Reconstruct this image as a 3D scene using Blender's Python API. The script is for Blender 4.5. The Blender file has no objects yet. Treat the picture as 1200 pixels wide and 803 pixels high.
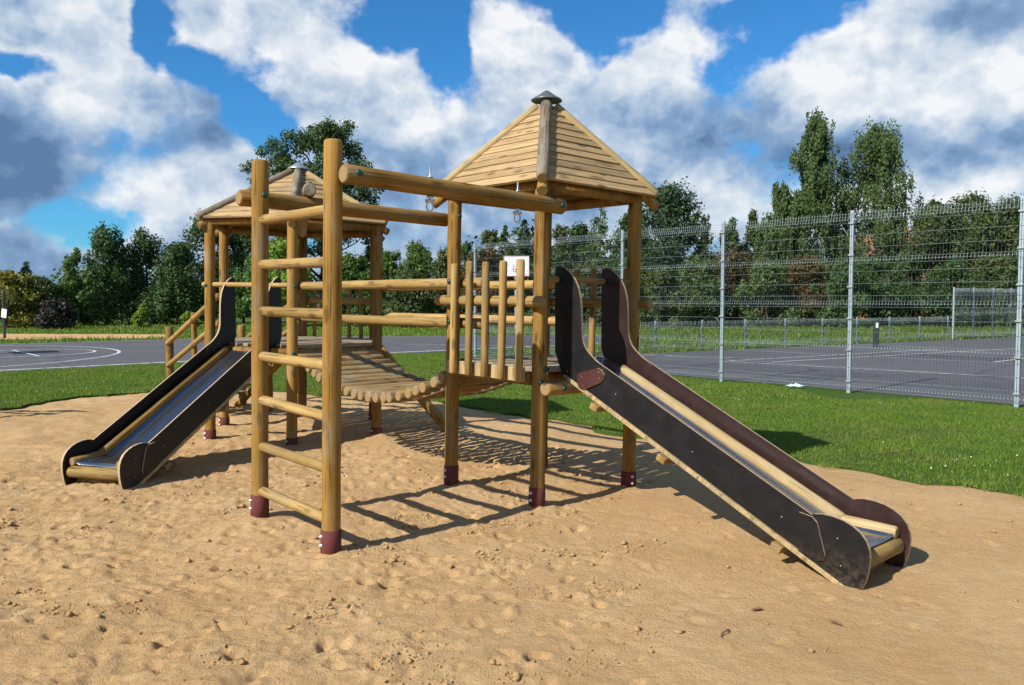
import bpy, bmesh, math, random
import numpy as np
from mathutils import Vector, Matrix
R = math.radians
random.seed(7)
rng = np.random.default_rng(11)
scene = bpy.context.scene
col = scene.collection

# ------------------------------------------------------------------ camera
FPX, PITCH, EYE = 940.0, math.atan(48.5 / 940.0), 1.55
cam_d = bpy.data.cameras.new('camera')
cam_d.sensor_width = 36.0
cam_d.lens = FPX / 1200 * 36
cam_d.clip_start = 0.05
cam_d.clip_end = 2000
cam = bpy.data.objects.new('camera', cam_d)
cam.location = (0, 0, EYE)
cam.rotation_euler = (math.pi / 2 - PITCH, 0, 0)
col.objects.link(cam)
scene.camera = cam

# ------------------------------------------------------------------ sun, sky, exposure
SUN_AZ, SUN_EL = 228.2, 38.5            # azimuth clockwise from +Y
SKY_STRENGTH, SUN_STRENGTH = 0.07, 5.0
sun_to = Vector((math.sin(R(SUN_AZ)) * math.cos(R(SUN_EL)), math.cos(R(SUN_AZ)) * math.cos(R(SUN_EL)), math.sin(R(SUN_EL))))
sd = bpy.data.lights.new('sun', 'SUN')
sd.energy = SUN_STRENGTH
sd.angle = R(0.5)
sd.color = (1.0, 0.96, 0.89)
so = bpy.data.objects.new('sun', sd)
so.rotation_euler = (-sun_to).to_track_quat('-Z', 'Y').to_euler()
so.location = (-20, -20, 30)
col.objects.link(so)
scene.view_settings.view_transform = 'Standard'
scene.view_settings.look = 'None'
scene.view_settings.gamma = 1.0
scene.view_settings.use_curve_mapping = False
scene.view_settings.exposure = 0.52
scene.render.engine = 'CYCLES'


def pix_dir(x, y):
    f = Vector((0, math.cos(PITCH), -math.sin(PITCH)))
    u = Vector((0, math.sin(PITCH), math.cos(PITCH)))
    return (f * FPX + Vector((1, 0, 0)) * (x - 600) + u * (401.5 - y)).normalized()


def gnd(x, y, z=0.0):
    d = pix_dir(x, y)
    return Vector((0, 0, EYE)) + d * ((z - EYE) / d.z)


class NB:
    """small node-tree builder"""
    def __init__(s, nt):
        s.nt = nt

    def n(s, t, **kw):
        nd = s.nt.nodes.new(t)
        for k, v in kw.items():
            setattr(nd, k, v)
        return nd

    def put(s, sock, v):
        if hasattr(v, 'is_output') or hasattr(v, 'links'):
            s.nt.links.new(v, sock)
        else:
            sock.default_value = v

    def math(s, op, a, b=0.0, c=None, clamp=False):
        nd = s.n('ShaderNodeMath', operation=op)
        nd.use_clamp = clamp
        s.put(nd.inputs[0], a)
        s.put(nd.inputs[1], b)
        if c is not None:
            s.put(nd.inputs[2], c)
        return nd.outputs[0]

    def vmath(s, op, a, b=None, c=None):
        nd = s.n('ShaderNodeVectorMath', operation=op)
        s.put(nd.inputs[0], a)
        if b is not None:
            s.put(nd.inputs[1], b)
        if c is not None:
            s.put(nd.inputs[2], c)
        return nd.outputs['Value'] if op in ('LENGTH', 'DOT_PRODUCT') else nd.outputs[0]

    def noise(s, vec, scale, detail=4, rough=0.55, out='Fac', dist=0.0):
        nd = s.n('ShaderNodeTexNoise')
        s.put(nd.inputs['Vector'], vec)
        nd.inputs['Scale'].default_value = scale
        nd.inputs['Detail'].default_value = detail
        nd.inputs['Roughness'].default_value = rough
        nd.inputs['Distortion'].default_value = dist
        return nd.outputs[out]

    def mapr(s, v, a, b, c, d, smooth=False):
        nd = s.n('ShaderNodeMapRange')
        nd.interpolation_type = 'SMOOTHSTEP' if smooth else 'LINEAR'
        nd.clamp = True
        s.put(nd.inputs['Value'], v)
        for i, q in zip(('From Min', 'From Max', 'To Min', 'To Max'), (a, b, c, d)):
            nd.inputs[i].default_value = q
        return nd.outputs['Result']

    def mix(s, f, a, b, mode='MIX'):
        nd = s.n('ShaderNodeMix', data_type='RGBA', blend_type=mode)
        s.put(nd.inputs['Factor'], f)
        for sk, v in ((nd.inputs[6], a), (nd.inputs[7], b)):
            if isinstance(v, tuple) and len(v) == 3:
                v = v + (1,)
            s.put(sk, v)
        return nd.outputs[2]

    def ramp(s, f, stops):
        nd = s.n('ShaderNodeValToRGB')
        s.put(nd.inputs[0], f)
        el = nd.color_ramp.elements
        while len(el) < len(stops):
            el.new(0.5)
        for e, (p, c) in zip(el, stops):
            e.position = p
            e.color = tuple(c) + (1,)
        return nd.outputs[0]


# --- world: Nishita sky with cumulus clouds all round
world = bpy.data.worlds.new('World')
scene.world = world
world.use_nodes = True
world.cycles.sampling_method = 'MANUAL'
world.cycles.sample_map_resolution = 256
wn = world.node_tree
wn.nodes.clear()
b = NB(wn)
sky = b.n('ShaderNodeTexSky', sky_type='NISHITA')
sky.sun_disc = False
sky.sun_elevation = R(SUN_EL)
sky.sun_rotation = R(SUN_AZ)
sky.air_density = 1.0
sky.dust_density = 0.3
sky.ozone_density = 3.0
tc = b.n('ShaderNodeTexCoord')
dirv = b.vmath('NORMALIZE', tc.outputs['Generated'])
sep = b.n('ShaderNodeSeparateXYZ')
b.put(sep.inputs[0], dirv)
skyp = b.vmath('MULTIPLY', dirv, (1.0, 1.0, 1.25))
warpc = b.noise(skyp, 7.0, 4, 0.6, 'Color')
warp = b.vmath('MULTIPLY_ADD', warpc, (0.10, 0.10, 0.09), (-0.05, -0.05, -0.045))
dw = b.vmath('ADD', dirv, warp)
PXR = 1 / FPX


def blob(x, y, rx, ry, wgt, acc):
    c = pix_dir(x, y)
    sx, sy = 1 / (rx * PXR), 1 / (ry * PXR)
    q = b.vmath('MULTIPLY_ADD', dw, (sx, sx, sy), (-c.x * sx, -c.y * sx, -c.z * sy))
    f = b.mapr(b.vmath('LENGTH', q), 0.25, 1.35, wgt, 0.0, True)
    return f if acc is None else b.math('ADD', acc, f)


def billow(vec, scale, detail):
    vo = b.n('ShaderNodeTexVoronoi', feature='F1')
    vo.normalize = True
    b.put(vo.inputs['Vector'], vec)
    vo.inputs['Scale'].default_value = scale
    vo.inputs['Detail'].default_value = detail
    vo.inputs['Roughness'].default_value = 0.52
    vo.inputs['Lacunarity'].default_value = 2.3
    return vo.outputs['Distance']


gaps = None
for a in [(480, 10, 75, 50, -.8), (690, 12, 105, 46, -.8), (525, 66, 42, 55, -.55), (880, 40, 75, 66, -.8), (945, 8, 70, 34, -.5), (182, 32, 30, 46, -.8),
          (14, 72, 46, 18, -.7), (292, 125, 42, 62, -.7), (228, 80, 34, 28, -.55), (1085, 48, 30, 22, -.35), (690, 70, 24, 34, -.4),
          (75, 262, 80, 26, -.5), (330, 170, 45, 30, -.3),
          (620, 70, 55, 60, .35), (765, 85, 70, 60, .35), (350, 60, 100, 65, .3), (90, 70, 90, 70, .3), (1010, 90, 110, 75, .4), (1140, 100, 70, 80, .3)]:
    gaps = blob(*a, gaps)
wf = b.vmath('MULTIPLY_ADD', b.noise(skyp, 24.0, 3, 0.6, 'Color'), (0.03, 0.03, 0.03), skyp)
n1 = b.noise(skyp, 5.2, 6, 0.56)
bl1 = billow(wf, 7.5, 3)
bl2 = billow(b.vmath('ADD', wf, (-0.016, -0.008, 0.024)), 7.5, 3)
dens = b.math('ADD', b.math('MULTIPLY_ADD', n1, 1.9, -0.60), gaps)
dens = b.math('ADD', dens, b.math('MULTIPLY_ADD', bl1, -1.0, 0.40))
# cumulus crowd towards the horizon and thin out overhead
dens = b.math('ADD', dens, b.mapr(sep.outputs[2], 0.30, 0.75, 0.0, -0.55))
dens = b.math('ADD', dens, b.math('MULTIPLY_ADD', b.noise(skyp, 30.0, 5, 0.65), 0.5, -0.25))
cov = b.mapr(dens, -0.06, 0.34, 0.0, 0.97, True)
lit = None
for a in [(1000, 80, 95, 80, .40), (1150, 105, 85, 60, .38), (345, 45, 120, 65, .36), (95, 45, 95, 65, .32), (770, 75, 70, 55, .38),
          (615, 65, 60, 55, .38), (500, 130, 50, 45, .25), (130, 120, 100, 40, .2), (190, 225, 80, 45, .2), (560, 150, 100, 45, .12), (720, 160, 100, 45, .12), (1060, 235, 170, 30, .25), (850, 235, 80, 34, .2),
          (15, 205, 75, 90, -.34), (235, 140, 80, 50, -.2), (900, 170, 140, 45, -.2), (1090, 172, 120, 36, -.22), (560, 120, 60, 40, -.08), (470, 240, 140, 60, -.06)]:
    lit = blob(*a, lit)
sh = b.math('MULTIPLY_ADD', b.math('SUBTRACT', bl2, bl1), 2.2, 0.40)
sh = b.math('ADD', sh, b.math('MULTIPLY', lit, 1.15))
sh = b.math('ADD', sh, b.math('MULTIPLY_ADD', n1, 0.9, -0.45))
sh = b.math('ADD', sh, b.mapr(dens, 0.05, 0.7, 0.22, -0.06))
K = 1.0 / SKY_STRENGTH
ccol = b.ramp(sh, [(0.0, (.080, .145, .265)), (0.33, (.185, .280, .425)), (0.6, (.39, .46, .545)), (0.92, (.655, .665, .675))])
ccol = b.vmath('SCALE', ccol)
ccol.node.inputs['Scale'].default_value = K
skyc = b.mix(1.0, sky.outputs[0], (0.36, 0.98, 1.42), 'MULTIPLY')
# below the horizon the dome just repeats the horizon haze
low = b.mapr(sep.outputs[2], -0.02, 0.03, 0.0, 1.0)
mixc = b.mix(b.math('MULTIPLY', cov, low), skyc, ccol)
bg = b.n('ShaderNodeBackground')
b.put(bg.inputs[0], mixc)
bg.inputs[1].default_value = SKY_STRENGTH
wo = b.n('ShaderNodeOutputWorld')
wn.links.new(bg.outputs[0], wo.inputs[0])

# ------------------------------------------------------------------ materials
MATS = {}


def new_mat(name):
    m = bpy.data.materials.new(name)
    m.use_nodes = True
    m.node_tree.nodes.clear()
    nb = NB(m.node_tree)
    out = nb.n('ShaderNodeOutputMaterial')
    p = nb.n('ShaderNodeBsdfPrincipled')
    m.node_tree.links.new(p.outputs[0], out.inputs[0])
    MATS[name] = m
    return m, nb, p, out


def bump(nb, p, h, strength=0.3, dist=0.01):
    bn = nb.n('ShaderNodeBump')
    bn.inputs['Strength'].default_value = strength
    bn.inputs['Distance'].default_value = dist
    nb.put(bn.inputs['Height'], h)
    nb.nt.links.new(bn.outputs[0], p.inputs['Normal'])
    return bn


def obj_coord(nb, jitter=True):
    tc = nb.n('ShaderNodeTexCoord')
    v = tc.outputs['Object']
    if jitter:
        oi = nb.n('ShaderNodeObjectInfo')
        r = nb.math('MULTIPLY', oi.outputs['Random'], 37.0)
        cx = nb.n('ShaderNodeCombineXYZ')
        for i in range(3):
            nb.put(cx.inputs[i], r)
        v = nb.vmath('ADD', v, cx.outputs[0])
        return v, oi.outputs['Random']
    return v, None


def wood(name, c0, c1, c2, rough=0.78, weather=None, wamt=0.0, grain_axis=2, var=0.2):
    m, nb, p, out = new_mat(name)
    v, rnd = obj_coord(nb)
    sc = [16.0, 16.0, 16.0]
    sc[grain_axis] = 0.9
    g = nb.noise(nb.vmath('MULTIPLY', v, tuple(sc)), 1.0, 6, 0.6, dist=0.6)
    sc2 = [60.0, 60.0, 60.0]
    sc2[grain_axis] = 2.2
    g2 = nb.noise(nb.vmath('MULTIPLY', v, tuple(sc2)), 1.0, 4, 0.6)
    c = nb.ramp(g, [(0.30, c2), (0.46, c1), (0.68, c0)])
    c = nb.mix(nb.mapr(g2, 0.50, 0.72, 0.0, 0.5), c, tuple(x * 0.55 for x in c2))
    # knots
    vo = nb.n('ShaderNodeTexVoronoi')
    sc3 = [9.0, 9.0, 9.0]
    sc3[grain_axis] = 3.2
    nb.put(vo.inputs['Vector'], nb.vmath('MULTIPLY', v, tuple(sc3)))
    vo.inputs['Scale'].default_value = 1.0
    k = nb.mapr(vo.outputs['Distance'], 0.10, 0.24, 0.75, 0.0, True)
    c = nb.mix(k, c, tuple(x * 0.42 for x in c2))
    # slow discoloration
    s = nb.noise(v, 2.6, 3, 0.6)
    c = nb.mix(nb.mapr(s, 0.48, 0.72, 0.0, 0.45), c, tuple(a * b_ for a, b_ in zip(c2, (0.80, 0.92, 0.78))))
    if weather:
        w = nb.noise(nb.vmath('MULTIPLY', v, (14, 14, 4)), 1.0, 5, 0.65)
        c = nb.mix(nb.mapr(w, 0.52 - wamt * 0.3, 0.70 - wamt * 0.25, 0.0, 0.9), c, weather)
    ck = [26.0, 26.0, 26.0]
    ck[grain_axis] = .55
    crk = nb.noise(nb.vmath('MULTIPLY', v, tuple(ck)), 1.0, 2, .45, dist=.35)
    crm = nb.mapr(nb.math('ABSOLUTE', nb.math('SUBTRACT', crk, .5)), .0, .022, .9, 0.0)
    crm = nb.math('MULTIPLY', crm, nb.mapr(nb.noise(v, 3.5, 2, .5), .46, .56, 0, 1))
    c = nb.mix(crm, c, tuple(x * .22 for x in c2))
    gw = nb.noise(nb.vmath('MULTIPLY', v, tuple(3.0 if i == grain_axis else 9.0 for i in range(3))), 1.0, 4, .65)
    c = nb.mix(nb.mapr(gw, .50, .70, 0, .62), c, (.215, .175, .115))
    br = nb.math('MULTIPLY_ADD', rnd, 2 * var, 1 - var)
    hsv = nb.n('ShaderNodeHueSaturation')
    nb.put(hsv.inputs['Value'], br)
    nb.put(hsv.inputs['Color'], c)
    nb.put(p.inputs['Base Color'], hsv.outputs[0])
    p.inputs['Roughness'].default_value = rough
    p.inputs['Specular IOR Level'].default_value = 0.16
    bump(nb, p, nb.math('SUBTRACT', nb.math('ADD', g2, nb.math('MULTIPLY', g, 0.6)), crm), 0.4, 0.006)
    return m


wood('post_wood', (0.317, 0.180, 0.043), (0.246, 0.134, 0.029), (0.156, 0.081, 0.019))
wood('rail_wood', (0.375, 0.250, 0.091), (0.311, 0.197, 0.065), (0.210, 0.123, 0.039))
wood('roof_wood', (0.439, 0.301, 0.151), (0.364, 0.243, 0.117), (0.261, 0.166, 0.075), grain_axis=0, var=.17)
wood('ridge_wood', (0.450, 0.342, 0.180), (0.387, 0.279, 0.140), (0.306, 0.207, 0.090))
wood('bark_wood', (.27, .20, .12), (.20, .15, .09), (.12, .085, .052), weather=(.25, .225, .19), wamt=.25)
wood('deck_wood', (.36, .27, .17), (.28, .205, .125), (.17, .12, .07), grain_axis=0, weather=(.26, .235, .19), wamt=.3)
wood('bridge_wood', (.32, .21, .088), (.25, .158, .060), (.155, .095, .036), weather=(.27, .225, .16), wamt=.1)

# end grain
m, nb, p, out = new_mat('end_grain')
v, rnd = obj_coord(nb, False)
vv = nb.vmath('MULTIPLY', v, (1, 1, 0))
rad = nb.math('ADD', nb.vmath('LENGTH', vv), nb.math('MULTIPLY', nb.noise(v, 25.0, 3), 0.006))
ring = nb.math('SINE', nb.math('MULTIPLY', rad, 900.0))
c = nb.mix(nb.mapr(ring, -1, 1, 0, 1), (.20, .128, .052), (.30, .20, .085))
c = nb.mix(nb.mapr(nb.noise(v, 60.0, 4), .5, .75, 0, .6), c, (.17, .11, .055))
nb.put(p.inputs['Base Color'], c)
p.inputs['Roughness'].default_value = 0.8


def plain(name, c, rough=0.5, metal=0.0, nscale=30.0, amt=0.18, bumpd=0.0, spec=0.5, c2=None, lo=.42, hi=.66):
    m, nb, p, out = new_mat(name)
    v, rnd = obj_coord(nb)
    n = nb.noise(v, nscale, 5, 0.6)
    c2 = c2 or tuple(x * (1 - amt * 2) for x in c)
    nb.put(p.inputs['Base Color'], nb.mix(nb.mapr(n, lo, hi, 0, 1), c, c2))
    nb.put(p.inputs['Roughness'], nb.mapr(n, .3, .7, max(rough - .08, 0), min(rough + .1, 1)))
    p.inputs['Metallic'].default_value = metal
    p.inputs['Specular IOR Level'].default_value = spec
    if bumpd:
        bump(nb, p, n, .4, bumpd)
    return m


def ply(name, c, dust):
    m, nb, p, out = new_mat(name)
    v, rnd = obj_coord(nb)
    n = nb.noise(v, 7.0, 5, 0.65)
    scr = nb.noise(nb.vmath('MULTIPLY', v, (3, 90, 60)), 1.0, 4, .6)
    cc = nb.mix(nb.mapr(n, .45, .75, 0, .5), c, dust)
    cc = nb.mix(nb.mapr(scr, .60, .74, 0, .35), cc, tuple(x * 1.5 for x in dust))
    ob = nb.n('ShaderNodeSeparateXYZ')
    nb.put(ob.inputs[0], nb.n('ShaderNodeTexCoord').outputs['Object'])
    spl = nb.math('MULTIPLY', nb.mapr(ob.outputs[2], .0, .22, .38, 0.0), nb.mapr(nb.noise(v, 22.0, 4, .7), .42, .66, 0, 1))
    cc = nb.mix(spl, cc, (.16, .11, .065))
    nb.put(p.inputs['Base Color'], cc)
    nb.put(p.inputs['Roughness'], nb.mapr(n, .3, .7, .36, .55))
    p.inputs['Specular IOR Level'].default_value = .32
    bump(nb, p, scr, .08, .002)


ply('ply_black', (.0075, .0072, .0080), (.017, .016, .016))
ply('ply_brown', (.024, .0105, .0092), (.040, .022, .019))
ply('ply_maroon', (.060, .020, .018), (.075, .036, .030))
plain('ply_edge', (.44, .33, .20), .8, nscale=90, amt=.2, c2=(.27, .19, .10))
plain('sleeve_maroon', (.125, .028, .028), .8, nscale=22, c2=(.095, .040, .032), spec=.2)
plain('cap_green', (.006, .055, .042), .32, nscale=60)
plain('galvanised', (.50, .53, .56), .42, .75, 40, .12)
plain('roof_zinc', (.13, .145, .15), .5, .4, 30, .12)
plain('zinc_post', (.33, .40, .44), .5, .25, 25, .1)
plain('zinc_wire', (.24, .29, .30), .6, .0, 25, .1)
plain('bolt_steel', (.62, .62, .60), .35, .8, 60, .1)
plain('white_board', (.80, .80, .78), .5, 0, 8, .04)
plain('red_paint', (.52, .10, .11), .5, 0, 20, .08)
plain('dark_pole', (.025, .045, .04), .45, 0, 30, .1)
plain('paper', (.72, .74, .78), .7, 0, 12, .06)
plain('blue_litter', (.45, .62, .70), .4, 0, 20, .15, c2=(.75, .78, .78))
plain('orange_brick', (.40, .15, .085), .85, 0, 14, .1)
plain('house_white', (.62, .62, .60), .8, 0, 8, .05)
plain('roof_slate', (.22, .25, .30), .7, 0, 10, .1)
plain('window_glass', (.03, .04, .05), .15, 0, 5, .1)
plain('bark', (.11, .085, .062), .9, 0, 9, .25, .02)
plain('birch_bark', (.55, .54, .50), .8, 0, 7, .25, .01, c2=(.10, .09, .08), lo=.5, hi=.6)
plain('dry_twig', (.16, .085, .045), .85, 0, 60, .2)
plain('dry_leaf', (.20, .10, .04), .8, 0, 60, .2)
plain('white_petal', (.78, .78, .74), .7, 0, 10, .03)
plain('stone', (.42, .34, .25), .9, 0, 30, .15, .004)

# slide steel
m, nb, p, out = new_mat('slide_steel')
v, rnd = obj_coord(nb)
br = nb.noise(nb.vmath('MULTIPLY', v, (.6, 26, 4)), 1.0, 2, .5)
du = nb.noise(v, 9.0, 4, .6)
nb.put(p.inputs['Base Color'], nb.mix(nb.mapr(du, .5, .75, 0, .5), (.34, .355, .385), (.28, .265, .245)))
p.inputs['Metallic'].default_value = .95
nb.put(p.inputs['Roughness'], nb.mapr(br, .35, .65, .20, .28))

# sand
m, nb, p, out = new_mat('sand')
tc = nb.n('ShaderNodeTexCoord')
v = tc.outputs['Object']
a1 = nb.noise(v, 0.9, 5, .6)
a2 = nb.noise(v, 11.0, 6, .65)
a3 = nb.noise(v, 160.0, 4, .7)
c = nb.mix(nb.mapr(a1, .38, .66, 0, 1), (.550, .360, .176), (.480, .296, .132))
c = nb.mix(nb.mapr(a2, .46, .72, 0, .55), c, (.41, .245, .110))
c = nb.mix(nb.mapr(nb.noise(v, 5.0, 4, .6), .56, .72, 0, .5), c, (.58, .42, .238))
c = nb.mix(nb.mapr(a3, .58, .72, 0, .5), c, (.22, .132, .066))
c = nb.mix(nb.mapr(a3, .40, .26, 0, .4), c, (.58, .45, .29))
nb.put(p.inputs['Base Color'], c)
p.inputs['Roughness'].default_value = .95
p.inputs['Specular IOR Level'].default_value = .1
a4 = nb.noise(v, 42.0, 6, .7)
bn = bump(nb, p, nb.math('ADD', nb.math('MULTIPLY', a4, 1.0), nb.math('MULTIPLY', a3, .55)), .9, .021)

# lawn soil/grass sheet
m, nb, p, out = new_mat('lawn')
tc = nb.n('ShaderNodeTexCoord')
v = tc.outputs['Object']
g1 = nb.noise(v, .35, 5, .6)
g2 = nb.noise(v, 7.0, 6, .7)
g3 = nb.noise(v, 60.0, 4, .7)
c = nb.mix(nb.mapr(g1, .35, .65, 0, 1), (.060, .125, .018), (.085, .135, .026))
c = nb.mix(nb.mapr(g2, .42, .7, 0, .8), c, (.042, .088, .012))
c = nb.mix(nb.mapr(g3, .5, .75, 0, .7), c, (.105, .155, .035))
nb.put(p.inputs['Base Color'], c)
p.inputs['Roughness'].default_value = .95
p.inputs['Specular IOR Level'].default_value = .1
bump(nb, p, nb.math('ADD', g3, g2), .9, .05)

# asphalt
m, nb, p, out = new_mat('asphalt')
tc = nb.n('ShaderNodeTexCoord')
v = tc.outputs['Object']
g1 = nb.noise(v, .25, 5, .6)
g2 = nb.noise(v, 90.0, 3, .7)
c = nb.mix(nb.mapr(g1, .35, .65, 0, 1), (.066, .066, .072), (.082, .079, .084))
c = nb.mix(nb.mapr(g2, .45, .75, 0, .6), c, (.115, .112, .112))
cr = nb.n('ShaderNodeTexVoronoi', feature='DISTANCE_TO_EDGE')
nb.put(cr.inputs['Vector'], nb.vmath('ADD', v, nb.vmath('SCALE', nb.noise(v, 1.2, 4, .6, 'Color'))))
cr.inputs['Scale'].default_value = .16
c = nb.mix(nb.mapr(cr.outputs['Distance'], 0.0, .010, .8, 0), c, (.025, .025, .025))
c = nb.mix(nb.mapr(nb.noise(v, 1.1, 4, .65), .55, .72, 0, .5), c, (.13, .125, .12))
c = nb.mix(nb.mapr(nb.noise(v, .55, 3, .5), .60, .66, 0, .45), c, (.045, .045, .05))
nb.put(p.inputs['Base Color'], c)
p.inputs['Roughness'].default_value = .85
bump(nb, p, g2, .4, .006)
plain('line_paint', (.58, .58, .56), .8, 0, 9, .18, c2=(.16, .16, .165), lo=.50, hi=.66)


def leafy(name, c0, c1, c2, trans=.25, up=None):
    m, nb, p, out = new_mat(name)
    tc = nb.n('ShaderNodeTexCoord')
    v = tc.outputs['Object']
    geo = nb.n('ShaderNodeNewGeometry')
    n = nb.noise(v, .9, 4, .6)
    c = nb.mix(nb.mapr(n, .35, .65, 0, 1), c0, c1)
    c = nb.mix(nb.mapr(geo.outputs['Random Per Island'], .55, 1.0, 0, .8), c, c2)
    nb.put(p.inputs['Base Color'], c)
    p.inputs['Roughness'].default_value = .55
    p.inputs['Specular IOR Level'].default_value = .25
    if up:
        c = nb.mix(nb.mapr(nb.noise(v, up, 4, .6), .50, .70, 0, .75), c, (.20, .19, .06))
        nb.put(p.inputs['Base Color'], c)
    t = nb.n('ShaderNodeBsdfTranslucent')
    nb.put(t.inputs[0], nb.mix(.5, c, tuple(min(1, x * 1.6) for x in c1)))
    ms = nb.n('ShaderNodeMixShader')
    ms.inputs[0].default_value = trans
    nb.nt.links.new(p.outputs[0], ms.inputs[1])
    nb.nt.links.new(t.outputs[0], ms.inputs[2])
    nb.nt.links.new(ms.outputs[0], out.inputs[0])


leafy('leaf_dark', (0.036, 0.075, 0.022), (0.057, 0.102, 0.027), (0.090, 0.138, 0.042))
leafy('leaf_green', (0.061, 0.119, 0.024), (0.088, 0.155, 0.029), (0.128, 0.196, 0.043))
leafy('leaf_lime', (0.128, 0.215, 0.022), (0.162, 0.247, 0.024), (0.223, 0.286, 0.048))
leafy('leaf_olive', (0.053, 0.084, 0.023), (0.076, 0.104, 0.029), (0.115, 0.129, 0.039))
leafy('leaf_yellow', (0.158, 0.158, 0.023), (0.210, 0.188, 0.026), (0.270, 0.225, 0.046))
leafy('leaf_autumn', (0.065, 0.068, 0.023), (0.098, 0.070, 0.026), (0.169, 0.089, 0.034))
leafy('leaf_birch', (0.059, 0.102, 0.030), (0.081, 0.125, 0.036), (0.115, 0.160, 0.054))
leafy('leaf_spruce', (0.029, 0.061, 0.027), (0.045, 0.080, 0.033), (0.064, 0.099, 0.042))
leafy('leaf_dead', (0.031, 0.030, 0.023), (0.044, 0.039, 0.029), (0.062, 0.052, 0.036), .1)
leafy('grass_blade', (0.086, 0.174, 0.013), (0.144, 0.222, 0.022), (0.247, 0.300, 0.061), .35, .8)

# ------------------------------------------------------------------ mesh helpers
MESHC = {}


def tag(o, label=None, cat=None, group=None, kind=None):
    if label:
        o['label'] = label
    if cat:
        o['category'] = cat
    if group:
        o['group'] = group
    if kind:
        o['kind'] = kind
    return o


def empty(name, loc, rz=0.0, tilt=0.0):
    e = bpy.data.objects.new(name, None)
    e.empty_display_size = .2
    col.objects.link(e)
    e.matrix_basis = Matrix.Translation(loc) @ Matrix.Rotation(tilt, 4, 'Y') @ Matrix.Rotation(rz, 4, 'Z')
    return e


def link(name, me, parent=None, M=None):
    o = bpy.data.objects.new(name, me)
    col.objects.link(o)
    if parent:
        o.parent = parent
    if M is not None:
        o.matrix_basis = M
    return o


def np_mesh(name, V, Fc, mats, smooth=False, midx=None):
    me = bpy.data.meshes.new(name)
    V = np.asarray(V, dtype=np.float32)
    Fc = np.asarray(Fc, dtype=np.int32)
    k = Fc.shape[1]
    me.vertices.add(len(V))
    me.vertices.foreach_set('co', V.ravel())
    me.loops.add(Fc.size)
    me.loops.foreach_set('vertex_index', Fc.ravel())
    me.polygons.add(len(Fc))
    me.polygons.foreach_set('loop_start', np.arange(0, Fc.size, k, dtype=np.int32))
    me.polygons.foreach_set('loop_total', np.full(len(Fc), k, dtype=np.int32))
    if smooth:
        me.polygons.foreach_set('use_smooth', np.ones(len(Fc), dtype=bool))
    if midx is not None:
        me.polygons.foreach_set('material_index', np.asarray(midx, dtype=np.int32))
    for mm in mats:
        me.materials.append(MATS[mm])
    me.update(calc_edges=True)
    return me


def py_mesh(name, V, Fc, mats, smooth=None, midx=None):
    me = bpy.data.meshes.new(name)
    me.from_pydata([tuple(q) for q in V], [], Fc)
    for mm in mats:
        me.materials.append(MATS[mm])
    if midx:
        me.polygons.foreach_set('material_index', midx)
    if smooth:
        me.polygons.foreach_set('use_smooth', smooth)
    me.update()
    return me


def log_mesh(r, L, mat, seg=16, r1=None, wob=.02, rnd_end=.012, endmat='end_grain', key=None):
    kk = (round(r, 4), round(L, 3), mat, seg, r1, wob, rnd_end, endmat, key)
    if kk in MESHC:
        return MESHC[kk]
    r1 = r if r1 is None else r1
    nr = max(2, int(L / .22) + 1)
    zs = [0.0, rnd_end] + [rnd_end + (L - 2 * rnd_end) * i / nr for i in range(1, nr)] + [L - rnd_end, L]
    V, Fc, sm, mi = [], [], [], []
    for i, z in enumerate(zs):
        t = z / L
        rr = r + (r1 - r) * t
        if i in (0, len(zs) - 1):
            rr = max(rr - rnd_end * .8, rr * .35)
        ox, oy = (random.uniform(-1, 1) * r * wob * .8 for _ in range(2))
        w = 1 + random.uniform(-1, 1) * wob
        for s in range(seg):
            a = 2 * math.pi * s / seg
            q = rr * w * (1 + random.uniform(-1, 1) * wob * .25)
            V.append((ox + q * math.cos(a), oy + q * math.sin(a), z))
    for i in range(len(zs) - 1):
        for s in range(seg):
            Fc.append((i * seg + s, i * seg + (s + 1) % seg, (i + 1) * seg + (s + 1) % seg, (i + 1) * seg + s))
            sm.append(True)
            mi.append(0)
    Fc.append(tuple(range(seg - 1, -1, -1)))
    Fc.append(tuple(range((len(zs) - 1) * seg, len(zs) * seg)))
    sm += [False, False]
    mi += [1, 1]
    me = py_mesh('log', V, Fc, [mat, endmat], sm, mi)
    MESHC[kk] = me
    return me


def axis_M(p0, p1, roll=0.0):
    p0, p1 = Vector(p0), Vector(p1)
    d = (p1 - p0)
    q = d.to_track_quat('Z', 'Y')
    return Matrix.Translation(p0) @ q.to_matrix().to_4x4() @ Matrix.Rotation(roll, 4, 'Z')


def log(name, p0, p1, r, mat, parent, **kw):
    L = (Vector(p1) - Vector(p0)).length
    return link(name, log_mesh(r, L, mat, **kw), parent, axis_M(p0, p1, random.uniform(0, 6.28) if not kw.get('key') else 0))


def box_mesh(sx, sy, sz, mat, bev=.004):
    kk = ('box', round(sx, 4), round(sy, 4), round(sz, 4), mat, bev)
    if kk in MESHC:
        return MESHC[kk]
    bm = bmesh.new()
    bmesh.ops.create_cube(bm, size=1.0, matrix=Matrix.Diagonal((sx, sy, sz, 1)))
    if bev:
        bmesh.ops.bevel(bm, geom=bm.edges[:], offset=bev, segments=1, affect='EDGES')
    me = bpy.data.meshes.new('box')
    bm.to_mesh(me)
    bm.free()
    me.materials.append(MATS[mat])
    MESHC[kk] = me
    return me


def boxo(name, c, dims, mat, parent=None, rot=None, bev=.004):
    M = Matrix.Translation(c)
    if rot is not None:
        M = M @ rot
    return link(name, box_mesh(*dims, mat, bev), parent, M)


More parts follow.
